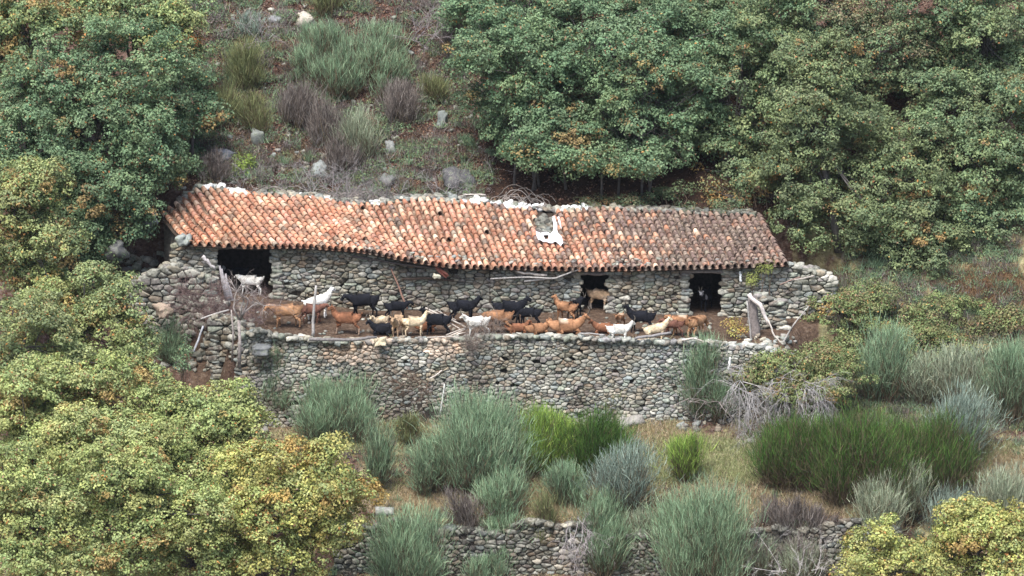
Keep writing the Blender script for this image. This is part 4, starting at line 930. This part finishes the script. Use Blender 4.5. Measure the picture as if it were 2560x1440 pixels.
m.add(V, F, np.array((.86, .84, .86))); o0 = roof_surf(1370, 605)
ob = m.build('plastic_sheet', M_cloth, None, o0); ob.location = o0.tolist(); tag(ob, 'white torn plastic sheet lying on the roof tiles below the hole', 'sheet')
# white ring on the ridge
m = MB(); c0 = roof_surf(1191, 509)+np.array([0, .1, .15])
tube(m, [c0+.13*np.array([math.cos(a), .3*math.sin(a), math.sin(a)]) for a in np.linspace(0, 2*math.pi, 15)], .04, (.85, .85, .82), 6)
ob = m.build('ring', M_cloth, None, c0); ob.location = c0.tolist(); tag(ob, 'white ring propped among the white stones on the ridge', 'ring')
# arching dead vines along the ridge
def vines(label, arcs, seed, name='dead_vine'):
    m = MB(); rs = R0(seed)
    for x0, x1, yb, yt, dep in arcs:
        pts = []; k = 12
        for i in range(k+1):
            t = i/k; pts.append(P(x0+(x1-x0)*t+rs.normal(0, 1.2), yb-(yb-yt)*math.sin(math.pi*t)**.8+rs.normal(0, 1), dep+.3*math.sin(t*3)))
        tube(m, pts, rs.uniform(.008, .017), np.array((.27, .24, .22))*rs.uniform(.7, 1.3), 4, cap=False)
    o0 = P(arcs[0][0], arcs[0][2], arcs[0][4]); ob = m.build(name, M_bark, None, o0); ob.location = o0.tolist(); return tag(ob, label, 'vine', 'dead vines along the ridge')
rs = R0(64)
vines('tall arching dead vines behind the white ridge stones', [(1238, 1335, 505, 462, 4.1), (1250, 1330, 508, 474, 4.1), (1270, 1345, 500, 470, 4.2), (1330, 1390, 505, 485, 4.2), (1262, 1268, 515, 480, 4.0)]+[(a, a+rs.uniform(30, 90), 512, rs.uniform(485, 505), 4.) for a in rs.uniform(1180, 1380, 16)], 65)
vines('tangled dead vines along the left half of the ridge', [(745, 822, 492, 438, 4.1), (770, 818, 495, 455, 4.1), (690, 780, 490, 465, 4.1)]+[(a, a+rs.uniform(30, 90), 480+(a-600)*.06, rs.uniform(462, 480)+(a-600)*.05, 4.) for a in rs.uniform(600, 1130, 60)], 66)
vines('short curl of dead vine above the left end of the roof', [(460, 510, 440, 418, 4.3), (440, 505, 445, 425, 4.3), (500, 515, 468, 430, 4.0)], 67)
vines('dead vines lying behind the dip in the ridge', [(a, a+rs.uniform(20, 60), 515, rs.uniform(480, 505), 3.9) for a in rs.uniform(820, 1000, 40)], 68)
# brush heaps
def brush(label, seeds, col, seed, name='dead_branches', L=1.4, depth=3, droop=.0, r=.03, d0=(0, -.3, 1), cnt=1, spread=.6, cat='branches', kids=3):
    m = MB(); rs = R0(seed); o0 = P(*seeds[0])
    for s in seeds:
        for k in range(cnt): branch(m, P(*s)+rs.normal(0, .08, 3), np.array(d0)+rs.normal(0, .5, 3), L*rs.uniform(.7, 1.2), r, rs, depth, col, droop, kids, spread)
    ob = m.build(name, M_bark, None, o0); ob.location = o0.tolist(); return tag(ob, label, cat)
brush('bleached dead branches fanning down below the bramble mound', [(1990, 965, -5.6), (2010, 960, -5.6), (1960, 975, -5.5), (1850, 960, -5.5), (1880, 990, -5.5), (2060, 970, -5.3)], (.42, .40, .39), 71, L=1.4, droop=.12, r=.02, d0=(0, -.5, -.6), cnt=7, spread=.5, kids=4)
brush('thin grey twigs at the foot of the terrace wall right end', [(1760, 1010, -5.4), (1800, 1020, -5.5), (1720, 1000, -5.3)], (.30, .26, .24), 72, L=1.1, droop=.1, r=.02, d0=(0, -.3, -.1), cnt=3)
brush('brown thorn heap piled before the left doorway', [(490, 752, -2.1), (530, 745, -2.2), (560, 765, -2.4), (625, 792, -2.9), (480, 775, -2.2), (655, 800, -3.1), (590, 780, -2.6)], (.21, .15, .14), 73, L=.95, r=.014, cnt=9, depth=3, d0=(-.2, -.2, .35), kids=4, cat='thorn heap', name='thorn_heap')
brush('small brown brush bundle stuck in the terrace wall face', [(1010, 958, -4.9), (1050, 955, -4.9), (1075, 960, -4.9)], (.17, .12, .09), 74, L=.7, r=.014, cnt=8, d0=(-1, -.2, .1), spread=.4, cat='brush', name='brush_bundle')
brush('wispy dry bush on the wall top under the shaggy white goat', [(1165, 850, -4.3), (1200, 850, -4.3), (1180, 870, -4.6), (1230, 850, -4.3)], (.26, .21, .18), 75, L=.7, r=.01, cnt=7, d0=(0, -.3, .4), cat='bush', name='dry_bush', kids=4)
brush('white tangled twigs on the face of the lower wall', [(1440, 1300, -12.5), (1455, 1310, -12.6), (1470, 1330, -12.8), (1420, 1320, -12.7)], (.42, .38, .38), 76, L=1.2, r=.016, cnt=4, droop=.12, d0=(0, -.3, -.8))
brush('bleached twigs at the bottom edge in the lower right', [(1990, 1440, -17), (2030, 1430, -17), (1960, 1430, -17)], (.5, .47, .45), 77, L=1.1, r=.016, cnt=3, d0=(0, -.2, .5))
brush('grey bare twigs beside the small bluish broom, upper left of the slope', [(650, 110, 9.8), (665, 95, 9.9)], (.33, .29, .29), 83, L=1.1, r=.014, cnt=4, d0=(0, -.1, .8))
brush('grey bare twigs near the top edge between the bare slope and the wood', [(1060, 120, 10.3), (1040, 100, 10.5), (1080, 90, 10.7)], (.33, .29, .29), 78, L=1.3, r=.016, cnt=4, d0=(0, -.1, .8))
brush('tangle of grey dead branches beyond the left part of the ridge', [(880, 500, 4.3), (930, 505, 4.3), (840, 490, 4.3), (1000, 495, 4.3), (700, 478, 4.3), (1090, 490, 4.3), (780, 485, 4.3), (970, 505, 4.1), (900, 505, 4.0), (600, 470, 4.3), (1140, 495, 4.2)], (.31, .29, .29), 79, L=1.1, r=.012, cnt=7, d0=(0, 0, .3))
# grey arched dead shrub and dark stump in thicket
m = MB(); rs = R0(81)
for k in range(70):
    pts = []; x0 = 2030+rs.normal(0, 5); dx = rs.uniform(45, 72)
    for i in range(9):
        t = i/8; pts.append(P(x0+dx*math.sin(t*1.55)+rs.normal(0, 1), 1180-22*math.sin(min(t*2.2, 1.57))+95*t*t+rs.normal(0, 1.5), -9.9-.2*rs.rand()))
    tube(m, pts, rs.uniform(.008, .016), np.array((.40, .39, .36))*rs.uniform(.6, 1.2), 3, cap=False)
o0 = P(2035, 1250, -9.9); ob = m.build('arched_dead_shrub', M_bark, None, o0); ob.location = o0.tolist(); tag(ob, 'arched silvery dead shrub drooping before the dark green thicket', 'shrub')
pole('dark twisted stump between the dark brooms at the lower right', [(2228, 1212, -9.6), (2236, 1175, -9.6), (2262, 1138, -9.7)], (.12, .06), (.14, .10, .11), 'stump', 'stump', seed=27)
# dead forked tree left of yard
t0 = P(598, 915, -5.3); dt = thing('dead_tree', t0, 'bare forked dead sapling standing left of the yard corner', 'tree'); m = MB(); rs = R0(82); c = (.34, .30, .28)
tube(m, [P(598, 918, -5.3), P(600, 860, -5.25), P(597, 800, -5.2)], [.075, .065, .06], c, 7)
for a in ([(597, 805), (606, 785), (617, 765), (620, 750)], [(598, 800), (584, 770), (588, 740), (592, 728)], [(600, 800), (612, 780), (640, 757), (660, 765)], [(602, 795), (604, 765), (610, 750)]):
    tube(m, [P(x, y, -5.2+rs.normal(0, .05)) for x, y in a], np.linspace(.05, .02, len(a)).tolist(), c, 5)
    for k in range(4): branch(m, P(a[-1][0], a[-1][1], -5.2), np.array([rs.normal(0, .8), rs.normal(0, .5), .7]), .8, .018, rs, 2, c, .05)
m.build('trunk', M_bark, dt, t0)
m = MB()
tube(m, [P(580, 905, -5.0), P(583, 830, -5.0), P(578, 775, -5.0)], [.045, .04, .03], c, 6); m.build('side_stem', M_bark, dt, t0)

# ================================================================== GOATS
def skin_mesh(name, verts, edges, radii, root=0, sub=2):
    me = bpy.data.meshes.new(name+'_sk'); me.from_pydata([tuple(v) for v in verts], edges, [])
    ob = bpy.data.objects.new(name+'_sk', me); COL.objects.link(ob)
    md = ob.modifiers.new('s', 'SKIN'); md.use_smooth_shade = True; md.branch_smoothing = .5
    for i, r in enumerate(radii):
        sv = me.skin_vertices[0].data[i]; sv.radius = (r, r) if np.isscalar(r) else r; sv.use_root = (i == root)
    s = ob.modifiers.new('d', 'SUBSURF'); s.levels = sub; s.render_levels = sub
    dg = bpy.context.evaluated_depsgraph_get(); dg.update()
    out = bpy.data.meshes.new_from_object(ob.evaluated_get(dg)); bpy.data.objects.remove(ob); bpy.data.meshes.remove(me)
    return out
def ensure_skin(me):
    return me
def goat_geo(pose, turn=0., seed=0):
    """returns body mesh, horn/eye anchor frame. goat faces +x, feet at z 0"""
    rs = R0(seed+5)
    bz = .60; lie = pose == 'lie'
    if lie: bz = .25
    pit = {'climb': .20}.get(pose, 0.)
    V = []; E = []; Rr = []
    def v(p, r, par=None):
        V.append(np.array(p, float)); Rr.append(r); i = len(V)-1
        if par is not None: E.append((par, i))
        return i
    mid = v((0, 0, bz-.02), (.185, .215)); 
    hip = v((-.25, 0, bz+.0), (.18, .21), mid); rump = v((-.41, 0, bz+.02), (.13, .155), hip)
    ch = v((.22, 0, bz-.015), (.178, .22), mid); sh = v((.36, 0, bz+.03), (.135, .175), ch)
    tail = v((-.47, 0, bz+.10), .035, rump); v((-.53, 0, bz+.17), .022, tail)
    if pose in ('graze',): nk = [(.47, bz+.0, .115), (.56, bz-.10, .09), (.62, bz-.20, .08)]; hd = [(.655, bz-.26, .072), (.71, bz-.38, .044)]
    elif pose == 'low': nk = [(.45, bz+.08, .115), (.53, bz+.12, .09), (.60, bz+.14, .08)]; hd = [(.65, bz+.09, .074), (.74, bz-.04, .043)]
    elif pose == 'up': nk = [(.42, bz+.13, .12), (.46, bz+.22, .09), (.48, bz+.30, .08)]; hd = [(.52, bz+.34, .076), (.64, bz+.27, .045)]
    else: nk = [(.44, bz+.11, .12), (.49, bz+.18, .09), (.53, bz+.24, .08)]; hd = [(.58, bz+.26, .076), (.69, bz+.15, .045)]
    def tn(x, z, f=1.):   # turn the neck sideways about the shoulder
        a = turn*f; dx = x-.40; return (.40+dx*math.cos(a), dx*math.sin(a), z)
    p = sh
    for k, (x, z, r) in enumerate(nk): p = v(tn(x, z, (k+1)/3.), r, p)
    hb = v(tn(hd[0][0], hd[0][1]), (hd[0][2]*.85, hd[0][2]), p); mz = v(tn(hd[1][0], hd[1][1]), hd[1][2], hb)
    hbp = V[hb]; mzp = V[mz]; fd = (mzp-hbp)/np.linalg.norm(mzp-hbp); side = np.cross(np.array([0, 0, 1.]), fd); side /= np.linalg.norm(side); upv = np.cross(fd, side)
    for s in (-1, 1):
        e = v(hbp+side*s*.06+upv*.02-fd*.02, .022, hb); v(hbp+side*s*.16+upv*(-.01)-fd*.045, .016, e)
    if lie:
        for s in (-1, 1):
            a = v((.30, s*.10, .16), .07, ch); b_ = v((.42, s*.12, .06), .035, a); v((.28, s*.13, .035), .028, b_)
            a = v((-.24, s*.13, .17), .085, hip); b_ = v((-.06, s*.18, .08), .045, a); v((-.24, s*.19, .035), .028, b_)
    else:
        for s in (-1, 1):
            st = s*rs.uniform(.03, .07)
            a = v((.27, s*.09, bz-.15), .068, ch); b_ = v((.28+st*.5, s*.095, .27), .036, a); c = v((.28+st, s*.095, .10), .024, b_); v((.295+st, s*.095, .028), .032, c)
            a = v((-.28, s*.10, bz-.13), .085, hip); k = v((-.24-st*.5, s*.105, .38), .056, a); b_ = v((-.36-st, s*.10, .26), .033, k); c = v((-.35-st, s*.10, .10), .024, b_); v((-.335-st, s*.10, .028), .032, c)
    V = np.array(V)
    if pit:
        f = (V[:, 0]+.4); up_ = np.clip(V[:, 2]/.4, 0, 1); V[:, 2] += f*pit*1.1*(.25+.75*up_)
    m = skin_mesh('goat', V, E, Rr)
    hbp = V[hb]; 
    return m, (hbp, fd, side, upv)
GCOL = {'white': (.86, .83, .76), 'cream': (.78, .62, .42), 'tan': (.54, .37, .23), 'orange': (.35, .18, .095), 'red': (.27, .12, .065), 'brown': (.19, .09, .065), 'black': (.010, .011, .016), 'ginger': (.43, .24, .13)}
GEO = {}
def goat(label, px, py, y, face, kind, pose='stand', size=1.0, turn=0., seed=0, patch=None, horns=True, legcol=None, facecol=None):
    """px,py = where its feet are in the photograph; y = depth; face = heading in degrees (0 right, 180 left, -90 towards viewer)"""
    rs = R0(seed+400)
    p = P(px, py, y); 
    if y is None: p = G(px, py)
    z = float(H(p[0], p[1])); base = np.array([p[0], p[1], z])
    key = (pose, round(turn, 1), seed % 4)
    if key not in GEO: GEO[key] = goat_geo(pose, turn, seed % 4)
    me0, (hb, fd, side, upv) = GEO[key]
    t = thing('goat', base, label, 'goat', 'goats of the herd', math.radians(face), size*1.07)
    me = me0.copy(); n = len(me.vertices); co = np.zeros(n*3, np.float32); me.vertices.foreach_get('co', co); co = co.reshape(-1, 3)
    nr = np.zeros(n*3, np.float32); me.vertices.foreach_get('normal', nr); nr = nr.reshape(-1, 3)
    sh = np.sin(co[:, 0]*38+co[:, 2]*21+seed)*np.sin(co[:, 1]*33+co[:, 2]*47)*.018*(co[:, 2] > .3)   # shaggy coat
    co = co+nr*sh[:, None]; me.vertices.foreach_set('co', co.ravel().astype(np.float32)); me.update()
    c = np.tile(np.array(GCOL[kind]), (n, 1)); body = co
    c *= (1+.28*np.sin(co[:, 0]*9+seed)*np.sin(co[:, 2]*11+seed*2)+.12*np.sin(co[:, 0]*31+co[:, 2]*27))[:, None]
    if kind not in ('white', 'black'): c[(co[:, 2] > .68) & (np.abs(co[:, 1]) < .07) & (co[:, 0] < .35)] *= .6      # darker stripe along the back
    if seed % 3 == 0 and kind in ('orange', 'ginger', 'red', 'tan'): c[(np.sin(co[:, 0]*7+seed)*np.sin(co[:, 2]*8+1) > .55) & (co[:, 2] > .3)] = (.55, .42, .30)
    low = (co[:, 2] < .26) & (pose != 'lie')
    if legcol: c[low] = np.array(legcol)
    elif kind not in ('white', 'black'): c[low] = c[low]*.75
    c[(co[:, 2] < .05) & (pose != 'lie')] = (.05, .045, .04)
    if facecol is not None:
        dd = np.linalg.norm(co-np.array(hb)-fd*.05, axis=1); c[dd < .14] = np.array(facecol)
    if patch is not None:
        for (qx, qz, r, pc) in patch:
            dd = np.hypot(co[:, 0]-qx, co[:, 2]-qz); c[dd < r] = np.array(pc)
    c = np.clip(c, .005, .95)
    a = me.color_attributes.new('Col', 'FLOAT_COLOR', 'POINT'); a.data.foreach_set('color', np.concatenate([c, np.ones((n, 1))], 1).astype(np.float32).ravel())
    me.materials.clear(); me.materials.append(M_fur)
    for pl in me.polygons: pl.use_smooth = True
    link(bpy.data.objects.new('body', me), t)
    for s in (-1, 1):
        if horns:
            m = MB(); q0 = np.array(hb)+upv*.055+side*s*.025
            tube(m, [q0, q0+upv*.09-fd*.02+side*s*.01, q0+upv*.15-fd*.08+side*s*.03, q0+upv*.16-fd*.16+side*s*.05], [.018, .015, .011, .004], (.16, .14, .115), 6); m.build('horn', M_horn, t, smooth=True)
        m = MB(); V_, F_ = ICO1; m.add(V_*.011+np.array(hb)+side*s*.05+fd*.045+upv*.02, F_, np.array((.01, .008, .005))); m.build('eye', M_horn, t, smooth=True)
    m = MB(); q0 = np.array(hb)+fd*.09-upv*.05; tube(m, [q0, q0+np.array([0, 0, -.06])-fd*.01, q0+np.array([0, 0, -.11])], [.014, .01, .003], c.mean(0)*.8, 5)
    if kind not in ('black',) and seed % 2: m.build('beard', M_fur, t, smooth=True)
    return t
W_, K_ = (.85, .82, .76), (.02, .018, .02)
# in the openings
goat('white goat standing in the dark left doorway, dark face to the left', 628, 733, .3, 170, 'white', 'low', .95, 0, 1, facecol=(.12, .09, .08), patch=[(-.44, .55, .07, K_)])
goat('dim dark goat with pale face deep in the left doorway', 592, 735, 1.4, 200, 'black', 'stand', .9, 0, 2, facecol=(.45, .45, .45))
goat('dusty tan goat in the middle doorway, head hidden to the right', 1498, 776, .35, -20, 'tan', 'graze', 1.0, 0, 3, legcol=(.5, .42, .35))
goat('dim black goat with white chest in the right doorway', 1764, 792, .8, -110, 'black', 'stand', .95, 0, 4, facecol=(.35, .35, .36), patch=[(.3, .6, .10, (.4, .4, .42))])
# yard, left to right
goat('ginger goat at the left end of the yard facing left', 718, 817, -3.0, 186, 'ginger', 'low', 1.15, 0, 5)
goat('bright white goat with raised head behind the wooden post', 792, 791, -1.8, 14, 'white', 'climb', 1.05, .2, 6)
goat('dark brown goat behind the ginger one, below the white goat', 778, 804, -2.3, 4, 'brown', 'low', .95, 0, 7)
goat('red brown goat right of the post with pale front legs', 868, 822, -3.2, 172, 'red', 'up', 1.08, .3, 8, legcol=(.42, .30, .22))
goat('black goat by the wall above the red brown goat, facing left', 910, 787, -1.1, 184, 'black', 'low', 1.15, 0, 9)
goat('black goat close to the wall left of the leaning brown post', 990, 791, -1.3, 8, 'black', 'low', .9, 0, 10)
goat('small cream goat looking left behind the lying black goat', 951, 812, -2.8, 215, 'cream', 'stand', .72, .3, 11)
goat('black goat lying on the yard left of the two tan goats', 962, 826, -3.3, 178, 'black', 'lie', 1.0, 0, 12)
goat('tan goat standing head on to the viewer', 994, 832, -3.6, -105, 'tan', 'stand', 1.0, 0, 13)
goat('light tan goat side on, right of the head on one', 1034, 830, -3.5, 10, 'cream', 'up', .95, 0, 14)
goat('red brown goat lying low behind the light tan goat', 1062, 818, -2.8, 5, 'red', 'lie', .85, 0, 15)
goat('black goat with raised head facing left beside the stick heap', 1094, 830, -3.4, 172, 'black', 'up', 1.05, 0, 16)
goat('black goat standing against the wall under the sagging eave', 1156, 796, -1.5, 2, 'black', 'stand', 1.1, .1, 17)
goat('shaggy white goat on the wall edge beside the sticks, head left', 1194, 842, -3.9, 196, 'white', 'stand', .95, 0, 18)
goat('rounded brown goat grazing right behind the shaggy white goat', 1246, 840, -3.4, 176, 'orange', 'graze', 1.1, 0, 19)
goat('red brown goat lying right of the rounded brown goat', 1290, 832, -3.4, 8, 'red', 'lie', .85, 0, 20)
goat('large black goat facing right in the middle of the yard', 1272, 808, -2.2, 4, 'black', 'stand', 1.2, 0, 21)
goat('smaller black goat grazing right behind the large black one', 1324, 812, -2.3, 170, 'black', 'graze', .9, 0, 22)
goat('orange goat with horned head raised, lying left of the long brown one', 1342, 838, -3.6, 20, 'orange', 'lie', .95, 0, 23)
goat('long orange brown goat with a white spot on its back', 1413, 841, -3.5, 3, 'orange', 'lie', 1.3, 0, 24, patch=[(.0, .46, .06, W_)])
goat('ginger goat looking up beside the left jamb of the middle doorway', 1416, 800, -1.5, 150, 'orange', 'up', .95, .2, 25)
goat('black goat half behind the ginger one at the middle doorway', 1438, 798, -1.1, 60, 'black', 'low', .9, 0, 26)
goat('small brown goat with only head showing right of the middle doorway', 1550, 822, -2.4, 250, 'orange', 'stand', .7, 0, 27)
goat('dark red goat lying between the long brown goat and the white one', 1514, 834, -3.2, 180, 'red', 'lie', .9, 0, 28)
goat('clean white goat on the wall top facing right', 1546, 852, -4.0, 8, 'white', 'stand', .9, 0, 29)
goat('black goat facing left behind the clean white goat', 1604, 832, -2.9, 174, 'black', 'up', 1.05, 0, 30)
goat('cream goat stretching its head up to the right on the wall top', 1638, 852, -4.0, 6, 'cream', 'climb', .9, 0, 31)
goat('dark brown goat between the cream goat and the ginger pair', 1684, 838, -3.3, 170, 'brown', 'low', .8, 0, 32)
goat('ginger goat facing left at the right end of the herd', 1706, 845, -3.2, 176, 'orange', 'low', .98, 0, 33)
goat('lighter ginger goat seen from behind at the right end of the herd', 1742, 848, -3.3, 55, 'ginger', 'graze', 1.0, 0, 34, legcol=(.55, .38, .24))

hz = bpy.data.materials.new('haze'); hz.use_nodes = True; hn = hz.node_tree; hn.nodes.remove(hn.nodes['Principled BSDF'])
pv = hn.nodes.new('ShaderNodeVolumePrincipled'); pv.inputs['Color'].default_value = (.80, .88, 1, 1); pv.inputs['Density'].default_value = .00004
hn.links.new(pv.outputs[0], hn.nodes['Material Output'].inputs['Volume'])
m = MB(); box(m, (-410, -262, -125), (410, 210, 100), (1, 1, 1)); tag(m.build('haze', hz), kind='stuff')
# ================================================================== LIGHT, SKY, CAMERA
w = bpy.data.worlds.new('World'); scene.world = w; w.use_nodes = True; nt = w.node_tree
bgn = nt.nodes['Background']; sky = nt.nodes.new('ShaderNodeTexSky'); sky.sky_type = 'NISHITA'; sky.sun_disc = False
SE, SA = math.radians(62), math.radians(205)      # elevation ; azimuth clockwise from +y
sky.sun_elevation = SE; sky.sun_rotation = SA; sky.air_density = 1.0; sky.dust_density = 3.0; sky.ozone_density = 1.0
nt.links.new(sky.outputs[0], bgn.inputs[0]); bgn.inputs[1].default_value = .105
sl = bpy.data.lights.new('sun', 'SUN'); sl.energy = 2.6; sl.angle = math.radians(25); sl.color = (1., .97, .93)
so = bpy.data.objects.new('sun', sl); COL.objects.link(so)
dirv = Vector((math.sin(SA)*math.cos(SE), math.cos(SA)*math.cos(SE), math.sin(SE)))
so.rotation_euler = dirv.to_track_quat('Z', 'Y').to_euler(); so.location = dirv*60
cd = bpy.data.cameras.new('camera'); cd.sensor_width = 36; cd.lens = 36/FW; cd.clip_start = 1; cd.clip_end = 2000
co_ = bpy.data.objects.new('camera', cd); COL.objects.link(co_); co_.location = CAM.tolist()
co_.rotation_euler = (math.radians(90)-TH, 0, 0); scene.camera = co_
scene.view_settings.view_transform = 'Standard'; scene.view_settings.look = 'None'; scene.view_settings.exposure = .96; scene.view_settings.gamma = 1
scene.cycles.max_bounces = 5; scene.cycles.diffuse_bounces = 3; scene.cycles.transmission_bounces = 2
